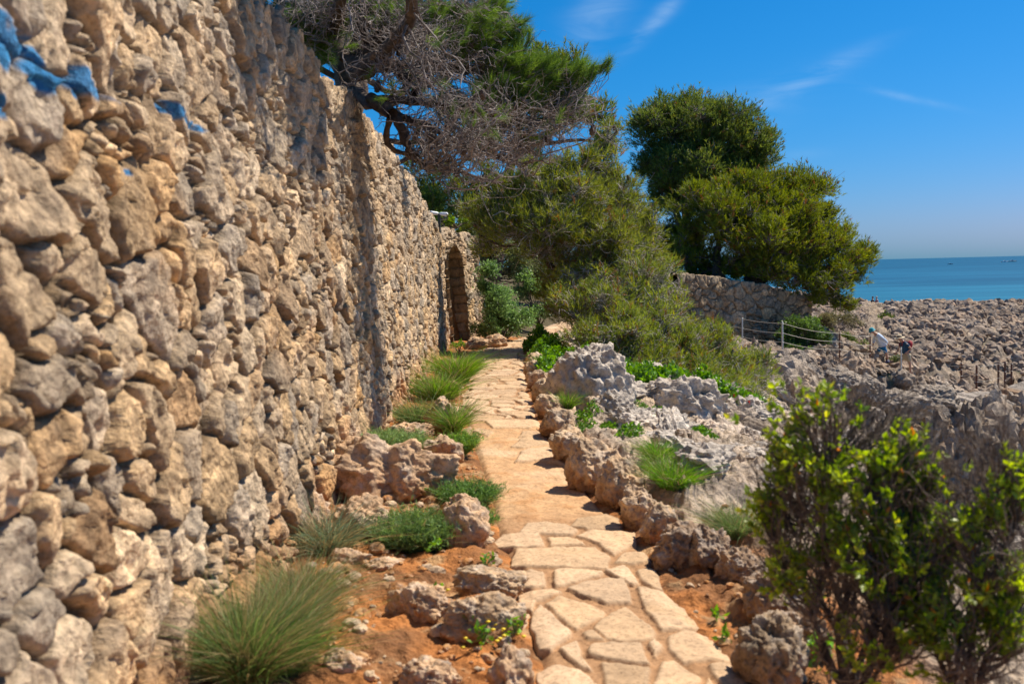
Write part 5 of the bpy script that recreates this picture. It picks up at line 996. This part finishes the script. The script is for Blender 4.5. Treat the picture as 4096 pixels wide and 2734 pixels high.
# ------------------------------------------------------------------ foreground bushes
def near_bush(name, label, stems0, regions, bare_regions, seed, leafn=6.5, nsh=1.0):
    rg = np.random.RandomState(seed); b = np.array(stems0[0], float); root = empty(name, b); tag(root, label, 'bush')
    # main stems
    SL_ = []; RR = []
    for (s, e, r) in stems0[1]:
        l_ = arc_lines(np.array([s], float), np.array([e], float), 12, rg, -.05, .05)[0]; SL_.append(l_); RR.append(np.linspace(r, r*.3, 12))
    V, F = tubes(np.array(SL_)-b, np.array(RR), 7); mesh('stems', V+fbm(V, 30, 2, 3)[:, None]*.003, F, M['bark'], root)
    al = np.concatenate([s[3:] for s in SL_]); TW = MB(); LP = []; LD = []
    for kind, regs in (('leaf', regions), ('bare', bare_regions)):
        B = []
        for (px, py, rx, ry, Y, dn) in regs:
            c, r = ell(px, py, rx, ry, Y, .8); n = int(dn*nsh); u = nrmz(rg.normal(size=(n, 3)))*rg.uniform(.05, 1, (n, 1))**.45; B.append(c+u*r*[1.3, 1, 1.15])
        if not B: continue
        B = np.concatenate(B); A = []
        for e in B: dd = np.linalg.norm(al-e, axis=1)+np.maximum(0, al[:, 2]-e[2]+.1)*2+rg.uniform(0, .12, len(al)); A.append(al[dd.argmin()])
        A = np.array(A); l1 = arc_lines(A, B, 9, rg, .07, .05); V, F = tubes(l1-b, np.linspace(1, .4, 9)[None]*rg.uniform(.0028, .005, (len(B), 1)), 4); TW.add(V, F)
        n = len(B)*(4 if kind == 'leaf' else 7); i = rg.randint(0, len(B), n); kk = rg.randint(4, 9, n); dr = nrmz(l1[i, 8]-l1[i, 4]); A2 = l1[i, kk]
        B2 = A2+nrmz(dr+rg.normal(size=(n, 3))*.55+[0, 0, .35])*rg.uniform(.04, .15, (n, 1)); l2 = arc_lines(A2, B2, 5, rg, 0, .08); V, F = tubes(l2-b, np.linspace(1, .5, 5)[None]*rg.uniform(.0012, .0022, (n, 1)), 3); TW.add(V, F)
        if kind == 'leaf': LP.append(B2); LD.append(B2-A2); LP.append(B); LD.append(l1[:, 8]-l1[:, 6])
    TW.build('twigs', M['darktwig'], root)
    P = np.concatenate(LP); Dd = nrmz(np.concatenate(LD)); keep = (rg.uniform(size=len(P)) < .8) & (fbm(P, 6, 2, seed) > .05); P = P[keep]; Dd = Dd[keep]
    k_ = int(leafn*1.3); cl = rg.uniform(size=len(P)); Pn = np.repeat(P, k_, 0)-np.repeat(Dd, k_, 0)*rg.uniform(0, .045, (len(P)*k_, 1)); Dn = np.repeat(Dd, k_, 0)
    C = lerp([.13, .24, .025], [.36, .47, .06], np.clip(np.repeat(cl, k_)*.7+rg.uniform(-.1, .4, len(Pn)), 0, 1)); m = rg.uniform(size=len(Pn)) < .02; C[m] = [.45, .20, .04]; m = rg.uniform(size=len(Pn)) < .05; C[m] = [.50, .52, .08]
    V, F, C = leaves(Pn-b, Dn*1.5, .030, C, rg, .55); mesh('foliage', V, F, M['bushleaf'], root, C, smooth=False)
M['darktwig'] = plain('brown_twigs', (.17, .13, .10), .85, noise=.4, nscale=12, bump=.3)
A0 = at(1950, 1610, 3.15); 
near_bush('leafy_bush', 'large leafy bush with small yellow-green leaves filling the lower right corner', (A0, [(A0, at(1880, 1330, 3.2), .016), (A0, at(1780, 1240, 3.3), .012), (A0, at(1900, 1080, 3.2), .015), (A0, at(1990, 1150, 3.1), .016), (A0, at(2080, 1200, 3.1), .014), (A0, at(2050, 1320, 3.0), .017), (A0, at(1880, 1450, 3.1), .014), (A0, at(2120, 1300, 3.0), .013), (A0, at(1840, 1180, 3.3), .012)]),
  [(1890, 960, 34, 90, 3.2, 20), (1830, 1020, 60, 75, 3.3, 26), (1960, 1010, 45, 80, 3.2, 22), (2040, 1050, 50, 50, 3.1, 20), (1800, 1120, 60, 75, 3.3, 28), (1880, 1130, 80, 70, 3.2, 40), (1990, 1160, 90, 80, 3.1, 46), (1820, 1240, 75, 50, 3.3, 30), (1910, 1260, 90, 60, 3.15, 46), (2020, 1290, 100, 75, 3.05, 54), (1930, 1370, 80, 50, 3.1, 34), (2040, 1400, 100, 70, 3.0, 42), (1850, 1330, 60, 40, 3.2, 20), (2000, 1500, 90, 60, 2.9, 26), (2120, 1180, 60, 60, 3.1, 34), (2090, 1090, 50, 50, 3.1, 18), (2160, 1250, 60, 50, 3.0, 26), (1770, 1180, 40, 60, 3.35, 14), (2130, 1300, 50, 60, 3.0, 24), (2120, 1440, 60, 70, 2.95, 26), (1790, 1290, 60, 40, 3.3, 18), (1760, 1040, 34, 50, 3.35, 10)],
  [(2080, 980, 60, 90, 3.2, 26), (1850, 1180, 90, 140, 3.25, 24), (2060, 1200, 90, 120, 3.1, 24), (1990, 930, 60, 60, 3.2, 9), (1860, 920, 70, 60, 3.3, 8), (2130, 1080, 50, 80, 3.1, 14), (1960, 1440, 80, 60, 3.0, 10)], 501)
B0 = at(2230, 1650, 2.9)
near_bush('leafy_bush', 'second darker bush with bare upright twigs cut by the right edge of the picture', (B0, [(B0, at(2180, 1400, 2.95), .014), (B0, at(2260, 1300, 2.9), .014), (B0, at(2330, 1200, 2.9), .013), (B0, at(2380, 1350, 2.8), .014), (B0, at(2140, 1480, 2.9), .012)]),
  [(2210, 1240, 60, 60, 2.95, 18), (2310, 1180, 40, 60, 2.9, 16), (2280, 1330, 80, 70, 2.85, 34), (2180, 1420, 80, 70, 2.9, 36), (2310, 1460, 70, 80, 2.8, 36), (2210, 1530, 80, 50, 2.8, 30), (2330, 1090, 30, 40, 2.9, 7), (2150, 1330, 45, 45, 3.0, 12)],
  [(2230, 1080, 60, 130, 3.0, 20), (2320, 1000, 40, 110, 2.95, 16), (2160, 1160, 50, 90, 3.0, 14), (2330, 1300, 60, 100, 2.8, 18)], 502)

# ------------------------------------------------------------------ fence of posts and ropes
def cyl(p0, p1, r, S=10): return tubes(np.array([[p0, (np.array(p0)+p1)/2, p1]], float), np.full((1, 3), r), S)
def post(px, yt, yb, Y, r, mat, lb, group, name='fence_post'):
    a = at(px, yb, Y); t = at(px-1, yt, Y); h = t[2]-a[2]; root = empty(name, a); tag(root, lb, 'fence post', group)
    mb = MB(); V, F = cyl([0, 0, -.25], [0, 0, h], r); mb.add(V, F); V, F = ellip((0, 0, h), (r, r, r*.5), 2); mb.add(V, F); mb.build('post', M[mat], root)
    for f in (.96, .58, .22):
        V, F = tubes(np.array([[[cos(q_)*(r+.006), sin(q_)*(r+.006), h*f] for q_ in np.linspace(0, 2*pi, 13)]]), np.full((1, 13), .006), 5); mesh('rope_ring', V, F, M['steel'], root)
    return [np.array([a[0], a[1]-r-.01, a[2]+h*f]) for f in (.96, .58, .22)]
FG = 'posts of the rope fence'
pts = [post(1608, 700, 765, 40, .03, 'steel', 'fence post half hidden in the grey pine scrub', FG), post(1703, 729, 785, 37.5, .032, 'steel', 'pale steel post nearest the retaining wall', FG), post(1795, 739, 797, 36, .035, 'steel', 'pale steel post in front of the round green bush', FG), post(1926, 762, 812, 39, .03, 'rust', 'brown rusty post behind the leafy twigs', FG), post(1996, 768, 822, 41, .03, 'rust', 'rusty post just left of the walker in blue', FG),
       post(2067, 797, 852, 40.5, .032, 'steel', 'steel post in front of the walker in the straw hat', FG)]
def rope(A, B, lb, sag=.05):
    t = np.linspace(0, 1, 12)[:, None]; l_ = A*(1-t)+B*t-np.array([0, 0, 1])*np.sin(pi*t)*sag*np.linalg.norm(B-A)*.5
    V, F = tubes(l_[None], np.full((1, 12), .008), 5); o = mesh('rope', V, F, M['rope']); tag(o, lb, 'rope', 'ropes strung between the fence posts')
nm = ['above the grey scrub', 'in front of the retaining wall', 'in front of the round green bush', 'before the pale feathery bush', 'across the two walkers']
for i in range(5):
    for j, w_ in enumerate(('top', 'middle', 'bottom')):
        if i == 4 and j == 2: continue
        rope(pts[i][j], pts[i+1][j], f'{w_} rope strung {nm[i]}', .04)
RG = 'rusty posts on the far rocks'
rp = [post(2205, 831, 870, 46, .04, 'rust', 'shortest rusty post at the left of the far group', RG), post(2240, 838, 886, 45, .045, 'rust', 'second rusty post from the left on the far rock step', RG), post(2345-55, 832, 876, 47, .045, 'rust', 'rusty post left of the close pair', RG), post(2305, 829, 884, 46, .045, 'rust', 'tallest rusty post of the close right-hand group', RG), post(2320, 833, 874, 48, .04, 'rust', 'rightmost rusty post on the far rocks', RG)]
rope(at(2160, 852, 46.5)+[0, 0, .3], rp[1][0], 'top rope running left from the rusty posts', .02); rope(at(2160, 870, 46.5)+[0, 0, .1], rp[1][1], 'lower rope running left from the rusty posts', .02); rope(rp[1][0], rp[2][0], 'top rope between the far rusty posts', .02); rope(rp[1][2], rp[2][2], 'bottom rope between the far rusty posts', .02)

# ------------------------------------------------------------------ twin spotlight on the wall
L0 = at(1008, 523, 20.6); root = empty('spotlight_pole', L0); tag(root, 'dark pole with two white spotlights standing on the wall before the doorway', 'spotlight')
L0t = at(1007, 490, 20.6); h = L0t[2]-L0[2]
V, F = cyl([0, 0, -.1], [0, 0, h], .03); mesh('pole', V, F, M['darkmetal'] if 'darkmetal' in M else M['rust'], root)
for sx, rz in ((-1, .5), (1, -.1)):
    mb = MB(); d = np.array([sx*cos(rz), -.35, .1 if sx < 0 else -.12]); d /= np.linalg.norm(d)
    prof = [(-.02, .02), (0, .03), (.03, .036), (.11, .038), (.15, .042), (.155, .034)]
    P_ = np.array([[d*(x+.03)+[0, 0, h] for x, _ in prof]]); V, F = tubes(P_, np.array([[r for _, r in prof]]), 14); mb.add(V, F); o = mb.build('lamp_head', M['whitepaint'] if 'whitepaint' in M else M['steel'], root)
    V, F = ellip(d*.18+[0, 0, h], (.028, .028, .028), 2); mesh('lens', V, F, M['glassy'] if 'glassy' in M else M['steel'], o)

# ------------------------------------------------------------------ people
def skin_body(name, J, bones, mat, parent=None, sub=2, root_i=0):
    """one continuous surface grown round a skeleton: J = {key: (x, y, z, rx[, ry])}"""
    keys = list(J); me = bpy.data.meshes.new(name); me.from_pydata([J[k][:3] for k in keys], [(keys.index(a), keys.index(b)) for a, b in bones], [])
    o = bpy.data.objects.new(name, me); col.objects.link(o); me.materials.append(mat)
    md = o.modifiers.new('skin', 'SKIN'); md.use_smooth_shade = True
    for i, k in enumerate(keys):
        v = me.skin_vertices[0].data[i]; r = J[k][3:]; v.radius = (r[0], r[-1]); v.use_root = (i == root_i)
    s = o.modifiers.new('smooth', 'SUBSURF'); s.levels = sub; s.render_levels = sub
    if parent: o.parent = parent
    return o
M['skin'] = plain('skin', (.50, .27, .18), .55, 0, .08); M['shirtblue'] = plain('pale_blue_shirt', (.62, .72, .85), .8, 0, .12, 60); M['hatblue'] = plain('turquoise_hat', (.02, .30, .38), .8, 0, .1); M['shorts'] = plain('blue_shorts', (.01, .17, .36), .8, 0, .12)
M['shoe'] = plain('purple_shoes', (.05, .03, .10), .7); M['sock'] = plain('white_sock', (.75, .75, .75), .8); M['straw'] = plain('straw', (.62, .50, .32), .8, 0, .15, 80); M['band'] = plain('brown_band', (.10, .03, .02), .8); M['navy'] = plain('navy_shirt', (.015, .06, .12), .85, 0, .15)
M['red'] = plain('red_bag', (.36, .01, .02), .7, 0, .15); M['beige'] = plain('beige_shorts', (.44, .36, .24), .85, 0, .12); M['darkmetal'] = plain('dark_metal', (.03, .035, .03), .5); M['whitepaint'] = plain('white_enamel', (.75, .76, .78), .4, 0, .05); M['hairgrey'] = plain('grey_hair', (.45, .42, .38), .9); M['pink'] = plain('faded_pink_shirt', (.42, .2, .2), .85); M['cyan'] = plain('cyan_shorts', (.04, .38, .50), .8); M['black'] = plain('black_cloth', (.01, .012, .03), .85)
def hand(J, B, wr, d, s, k0):
    """palm and five bent fingers"""
    d = np.array(d, float); d /= np.linalg.norm(d); w_ = np.array(wr[:3]); p = w_+d*.05; side = np.cross(d, [0, 1, 0]); side /= np.linalg.norm(side)+1e-6; side2 = np.array([0, 1.0, 0])
    J[k0+'p'] = (*p, .024, .032); B.append((k0+'w', k0+'p'))
    for f, (o_, ln) in enumerate(((-.03, .065), (-.011, .078), (.010, .072), (.028, .056))):
        a = p+d*.035+side2*o_; m_ = a+d*ln*.5+side*.006*s; e = a+d*ln*.85+side*.022*s
        for q_, pt, r in (('a', a, .0105), ('b', m_, .0095), ('c', e, .0085)): J[f'{k0}{f}{q_}'] = (*pt, r)
        B += [(k0+'p', f'{k0}{f}a'), (f'{k0}{f}a', f'{k0}{f}b'), (f'{k0}{f}b', f'{k0}{f}c')]
    a = p-d*.01+side*.03*s-side2*.02; e = a+d*.045+side*.012*s; J[k0+'ta'] = (*a, .012); J[k0+'tb'] = (*e, .0095); B += [(k0+'p', k0+'ta'), (k0+'ta', k0+'tb')]
def face(parent, hc, fd, up, s=1.0):
    """nose, eyes, ears set on the head"""
    fd = np.array(fd, float); fd /= np.linalg.norm(fd); up = np.array(up, float); up /= np.linalg.norm(up); sd_ = np.cross(fd, up)
    mb = MB(); V, F = ellip((0, 0, 0), (.014, .014, .026), 2); mb.add(V+hc+fd*.098-up*.01, F)
    for s_ in (-1, 1): V, F = ellip((0, 0, 0), (.012, .016, .03), 2); mb.add(V+hc+sd_*s_*.082, F)
    mb.build('face_features', M['skin'], parent)
    for s_ in (-1, 1): V, F = ellip((0, 0, 0), (.009, .009, .007), 1); mesh('eye', V+hc+fd*.089+sd_*s_*.032+up*.012, F, M['black'], parent)
    V, F = ellip((0, 0, 0), (.006, .02, .005), 1); mesh('mouth', V+hc+fd*.09-up*.048, F, M['band'], parent)
# walker in blue: figure plane is x (towards the sea) and z; he bends forward and steps down to the left
def walker_blue():
    f1 = at(2035, 832, 44); gz_ = f1[2]; o0 = np.array([f1[0], 44, gz_]); root = empty('person', o0); tag(root, 'person in turquoise sun hat, pale blue shirt and blue shorts stooping forward on the rocks', 'person')
    # local frame: x right in the picture, y away, z up
    J = {}; B = []
    J['hip'] = (-.20, 0, .80, .135, .15); J['belly'] = (-.26, 0, .95, .14, .15); J['chest'] = (-.38, 0, 1.17, .15, .175); J['neckb'] = (-.52, 0, 1.31, .075); J['neck'] = (-.59, 0, 1.36, .055); J['head'] = (-.66, 0, 1.405, .085, .078); J['crown'] = (-.71, 0, 1.47, .078)
    B += [('hip', 'belly'), ('belly', 'chest'), ('chest', 'neckb'), ('neckb', 'neck'), ('neck', 'head'), ('head', 'crown')]
    for s, sd_ in (('l', -1), ('r', 1)):
        y = .09*sd_
        if s == 'l': J['lh'] = (-.20, y, .74, .085); J['lk'] = (-.08, y-.01, .42, .058); J['la'] = (.02, y, .10, .038); J['lf'] = (-.08, y, .045, .035); 
        else: J['rh'] = (-.24, y, .74, .085); J['rk'] = (-.42, y, .47, .058); J['ra'] = (-.46, y, .13, .038); J['rf'] = (-.58, y, .07, .035)
        B += [('hip', s+'h'), (s+'h', s+'k'), (s+'k', s+'a'), (s+'a', s+'f')]
    J['ls'] = (-.43, -.19, 1.23, .06); J['le'] = (-.18, -.27, 1.02, .045); J['lw'] = (-.03, -.24, .84, .028); B += [('chest', 'ls'), ('ls', 'le'), ('le', 'lw')]; hand(J, B, J['lw'], (.35, -.1, -.9), 1, 'l')
    J['rs'] = (-.45, .19, 1.22, .06); J['re'] = (-.50, .25, .98, .045); J['rw'] = (-.56, .2, .78, .028); B += [('chest', 'rs'), ('rs', 're'), ('re', 'rw')]; hand(J, B, J['rw'], (-.2, 0, -.95), -1, 'r')
    skin_body('body', J, B, M['skin'], root)
    T = {'hem': (-.17, 0, .72, .19, .205), 'hip': (-.20, 0, .82, .195, .21), 'belly': (-.26, 0, .97, .205, .215), 'chest': (-.37, 0, 1.17, .205, .225), 'col': (-.48, 0, 1.29, .10, .11), 'ls': (-.43, -.19, 1.23, .082), 'le': (-.18, -.27, 1.02, .066), 'lc': (-.07, -.245, .89, .05), 'rs': (-.45, .19, 1.22, .082), 're': (-.50, .25, .98, .066), 'rc': (-.54, .22, .86, .05)}
    skin_body('shirt', T, [('hem', 'hip'), ('hip', 'belly'), ('belly', 'chest'), ('chest', 'col'), ('chest', 'ls'), ('ls', 'le'), ('le', 'lc'), ('chest', 'rs'), ('rs', 're'), ('re', 'rc')], M['shirtblue'], root)
    S = {'w': (-.20, 0, .82, .15, .165), 'h': (-.20, 0, .74, .14, .16), 'l1': (-.17, -.09, .64, .105), 'l2': (-.09, -.10, .44, .09), 'r1': (-.28, .09, .64, .105), 'r2': (-.40, .09, .50, .09)}
    skin_body('shorts', S, [('w', 'h'), ('h', 'l1'), ('l1', 'l2'), ('h', 'r1'), ('r1', 'r2')], M['shorts'], root)
    for (x, y, z) in ((-.02, -.09, .05), (-.53, .09, .07)):
        V, F = ellip((x, y, z), (.135, .05, .05), 3); V[:, 2] = np.maximum(V[:, 2], z-.04); mesh('shoe', V, F, M['shoe'], root)
        V, F = cyl([x+.03, y, z+.02], [x+.03, y, z+.12], .045, 12); mesh('sock', V, F, M['sock'], root)
    # bucket hat
    up = np.array([-.45, 0, .89]); up /= np.linalg.norm(up); hc = np.array([-.675, 0, 1.44])
    prof = [(0.0, .165), (.012, .150), (.035, .118), (.09, .112), (.13, .095), (.148, .055), (.152, .004)]
    V, F = tubes(np.array([[hc+up*x for x, _ in prof]]), np.array([[r for _, r in prof]]), 20); mesh('sun_hat', V, F, M['hatblue'], root)
    face(root, np.array([-.67, 0, 1.40]), (-.85, 0, -.4), up)
walker_blue()
def walker_straw():
    f1 = at(2086, 858, 42); o0 = np.array([f1[0], 42, f1[2]]); root = empty('person', o0); tag(root, 'person in straw hat, navy shirt and beige shorts carrying a red backpack', 'person')
    J = {}; B = []
    J['hip'] = (-.12, 0, .90, .135, .15); J['belly'] = (-.15, 0, 1.05, .135, .15); J['chest'] = (-.22, 0, 1.27, .14, .175); J['neckb'] = (-.31, 0, 1.42, .075); J['neck'] = (-.36, 0, 1.47, .055); J['head'] = (-.41, 0, 1.53, .085, .078); J['crown'] = (-.43, 0, 1.60, .078)
    B += [('hip', 'belly'), ('belly', 'chest'), ('chest', 'neckb'), ('neckb', 'neck'), ('neck', 'head'), ('head', 'crown')]
    J['lh'] = (-.11, -.09, .84, .085); J['lk'] = (-.02, -.09, .50, .058); J['la'] = (.02, -.09, .09, .038); J['lf'] = (-.09, -.09, .04, .035)
    J['rh'] = (-.15, .09, .84, .085); J['rk'] = (-.34, .09, .56, .058); J['ra'] = (-.30, .09, .18, .038); J['rf'] = (-.41, .09, .12, .035)
    for s in 'lr': B += [('hip', s+'h'), (s+'h', s+'k'), (s+'k', s+'a'), (s+'a', s+'f')]
    J['ls'] = (-.25, -.19, 1.33, .06); J['le'] = (-.03, -.28, 1.10, .045); J['lw'] = (-.20, -.24, .97, .028); B += [('chest', 'ls'), ('ls', 'le'), ('le', 'lw')]; hand(J, B, J['lw'], (-.8, .1, -.5), 1, 'l')
    J['rs'] = (-.27, .19, 1.33, .06); J['re'] = (-.36, .26, 1.08, .045); J['rw'] = (-.46, .2, .92, .028); B += [('chest', 'rs'), ('rs', 're'), ('re', 'rw')]; hand(J, B, J['rw'], (-.4, 0, -.9), -1, 'r')
    skin_body('body', J, B, M['skin'], root)
    T = {'hem': (-.10, 0, .84, .185, .20), 'belly': (-.15, 0, 1.05, .195, .21), 'chest': (-.22, 0, 1.27, .19, .215), 'col': (-.29, 0, 1.40, .10, .11), 'ls': (-.25, -.19, 1.33, .08), 'l2': (-.11, -.25, 1.18, .068), 'rs': (-.27, .19, 1.33, .08), 'r2': (-.33, .24, 1.17, .068)}
    skin_body('shirt', T, [('hem', 'belly'), ('belly', 'chest'), ('chest', 'col'), ('chest', 'ls'), ('ls', 'l2'), ('chest', 'rs'), ('rs', 'r2')], M['navy'], root)
    S = {'w': (-.12, 0, .93, .15, .165), 'h': (-.12, 0, .84, .145, .16), 'l1': (-.08, -.09, .72, .115), 'l2': (-.04, -.10, .52, .105), 'r1': (-.20, .09, .72, .115), 'r2': (-.32, .09, .60, .105)}
    skin_body('shorts', S, [('w', 'h'), ('h', 'l1'), ('l1', 'l2'), ('h', 'r1'), ('r1', 'r2')], M['beige'], root)
    for (x, y, z) in ((-.02, -.09, .05), (-.37, .09, .12)): V, F = ellip((x, y, z), (.135, .05, .05), 3); V[:, 2] = np.maximum(V[:, 2], z-.04); mesh('shoe', V, F, M['band'], root)
    hc = np.array([-.425, 0, 1.575]); up = np.array([-.15, 0, .99]); up /= np.linalg.norm(up)
    prof = [(-.012, .215), (0, .20), (.012, .112), (.05, .106)]; V, F = tubes(np.array([[hc+up*x for x, _ in prof]]), np.array([[r for _, r in prof]]), 22); h_ = mesh('straw_hat', V, F, M['straw'], root)
    prof = [(.05, .105), (.10, .10), (.125, .075), (.118, .004)]; V, F = tubes(np.array([[hc+up*x for x, _ in prof]]), np.array([[r for _, r in prof]]), 22); mesh('hat_crown', V, F, M['straw'], h_)
    V, F = tubes(np.array([[hc+up*.018, hc+up*.03, hc+up*.048]]), np.array([[.114, .113, .111]]), 22); mesh('hat_band', V, F, M['band'], h_)
    face(root, np.array([-.42, 0, 1.52]), (-.93, 0, -.3), up)
    V, F = ellip((0, 0, 0), (.11, .15, .24), 3); V[:, 0] = np.sign(V[:, 0])*np.abs(V[:, 0])**.8*.7; a = -.32; V = np.stack([V[:, 0]*cos(a)-V[:, 2]*sin(a), V[:, 1], V[:, 0]*sin(a)+V[:, 2]*cos(a)], 1)+[-.02, 0, 1.20]
    bp = mesh('backpack', V, F, M['red'], root)
    for y in (-.12, .12): V, F = tubes(np.array([[(-.05, y, 1.02), (-.26, y*1.1, 1.12), (-.38, y, 1.28), (-.32, y, 1.42), (-.14, y, 1.40)]]), np.full((1, 5), .02), 6); mesh('strap', V, F, M['red'], bp)
walker_straw()
def far_person(px, yb, Y, shirt, sh, hair, lb, lean):
    f = at(px, yb, Y); root = empty('person', f); tag(root, lb, 'person', 'distant couple on the headland')
    J = {'hip': (0, 0, .88, .13, .15), 'chest': (lean*.5, 0, 1.25, .135, .17), 'neck': (lean*.7, 0, 1.44, .055), 'head': (lean, 0, 1.56, .085, .08), 'crown': (lean, 0, 1.64, .075), 'lk': (.02, -.09, .46, .06), 'la': (0, -.09, .08, .04), 'lf': (-.1, -.09, .04, .035), 'rk': (-.04, .09, .46, .06), 'ra': (0, .09, .08, .04), 'rf': (-.1, .09, .04, .035),
         'ls': (lean*.5, -.19, 1.34, .06), 'le': (lean*.5+.06, -.26, 1.1, .045), 'lw': (lean-.1, -.2, 1.0, .028), 'rs': (lean*.5, .19, 1.34, .06), 're': (lean*.5, .26, 1.1, .045), 'rw': (lean-.12, .16, 1.02, .028)}
    B = [('hip', 'chest'), ('chest', 'neck'), ('neck', 'head'), ('head', 'crown'), ('hip', 'lk'), ('lk', 'la'), ('la', 'lf'), ('hip', 'rk'), ('rk', 'ra'), ('ra', 'rf'), ('chest', 'ls'), ('ls', 'le'), ('le', 'lw'), ('chest', 'rs'), ('rs', 're'), ('re', 'rw')]
    hand(J, B, J['lw'], (-.9, 0, -.2), 1, 'l'); hand(J, B, J['rw'], (-.9, 0, -.2), -1, 'r'); skin_body('body', J, B, M['skin'], root, 1)
    skin_body('shirt', {'w': (0, 0, .9, .15, .165), 'c': (lean*.5, 0, 1.25, .16, .185), 'n': (lean*.6, 0, 1.38, .09), 'ls': (lean*.5, -.19, 1.34, .08), 'le': (lean*.5+.04, -.24, 1.18, .065), 'rs': (lean*.5, .19, 1.34, .08), 're': (lean*.5, .24, 1.18, .065)}, [('w', 'c'), ('c', 'n'), ('c', 'ls'), ('ls', 'le'), ('c', 'rs'), ('rs', 're')], M[shirt], root, 1)
    skin_body('shorts', {'w': (0, 0, .92, .14, .16), 'h': (0, 0, .82, .14, .16), 'l': (.01, -.09, .55, .09), 'r': (-.02, .09, .55, .09)}, [('w', 'h'), ('h', 'l'), ('h', 'r')], M[sh], root, 1)
    V, F = ellip((lean+.02, 0, 1.64), (.10, .095, .08), 2); mesh('hair', V, F, M[hair], root)
far_person(2002, 722, 92, 'black', 'cyan', 'band', 'distant person in dark top and cyan skirt, left one of the pair on the headland', -.02)
far_person(2012, 722, 91.5, 'pink', 'black', 'hairgrey', 'distant white-haired person in pink top and dark shorts beside the one in cyan', -.06)
# lower twin spotlight materials were made after its builder ran: give them here
for o in root.children_recursive if False else [o for o in bpy.data.objects if o.parent and o.parent.name.startswith('spotlight_pole')]:
    o.data.materials[0] = M['whitepaint'] if o.name.startswith('lamp_head') else M['darkmetal']

# ------------------------------------------------------------------ boats on the horizon
def boat(px, py, length, lb, hullm, cab=True, wake=False):
    d = ray(px, py); t = (SEA_Z+.2-EYE)/d[2]; p = CN+d*t; p[2] = SEA_Z; root = empty('motor_boat', p); tag(root, lb, 'boat', 'boats far out on the sea'); L = length
    n = 12; X = np.linspace(-.5, .5, n)*L; wd = .16*L*np.clip(1-(np.abs(X/L)*1.9)**3*(X > 0), .05, 1); sec = []
    for i in range(n):
        sh = .10*L+.03*L*(X[i] > 0)*(X[i]/L*2)**2; sec.append([[X[i], -wd[i], sh], [X[i], -wd[i]*.8, -.02*L], [X[i], 0, -.05*L], [X[i], wd[i]*.8, -.02*L], [X[i], wd[i], sh], [X[i], 0, sh*.9]])
    V = np.array(sec).reshape(-1, 3); F = []
    for i in range(n-1):
        for j in range(6): a = i*6+j; b_ = i*6+(j+1) % 6; F.append([a, b_, b_+6, a+6])
    mesh('hull', V, np.array(F), M[hullm], root, smooth=False)
    if cab:
        mb = MB(); V, F = boxm(-.02*L, 0, .15*L, .28*L, .2*L, .1*L); V[:, 0] -= np.where(V[:, 2] > .16*L, .02*L, 0); mb.add(V, F); V, F = boxm(-.04*L, 0, .205*L, .24*L, .2*L, .012*L); mb.add(V, F); c_ = mb.build('cabin', M['whitepaint'], root, smooth=False)
        V, F = boxm(-.02*L, -.102*L, .165*L, .2*L, .006*L, .04*L); mesh('window', V, F, M['black'], c_, smooth=False)
        V, F = cyl([-.05*L, 0, .2*L], [-.05*L, 0, .38*L], .008*L, 6); mesh('mast', V, F, M['whitepaint'], root)
boat(1951.5, 608.5, 9, 'white motor boat nearest the pine crown', 'whitepaint'); boat(2180, 606, 8, 'small dark boat in the middle of the sea', 'black'); boat(2305, 601, 13, 'pale boat, left one of the pair near the right edge', 'whitepaint'); boat(2322, 600, 17, 'longer grey boat at the far right near the horizon', 'hairgrey')
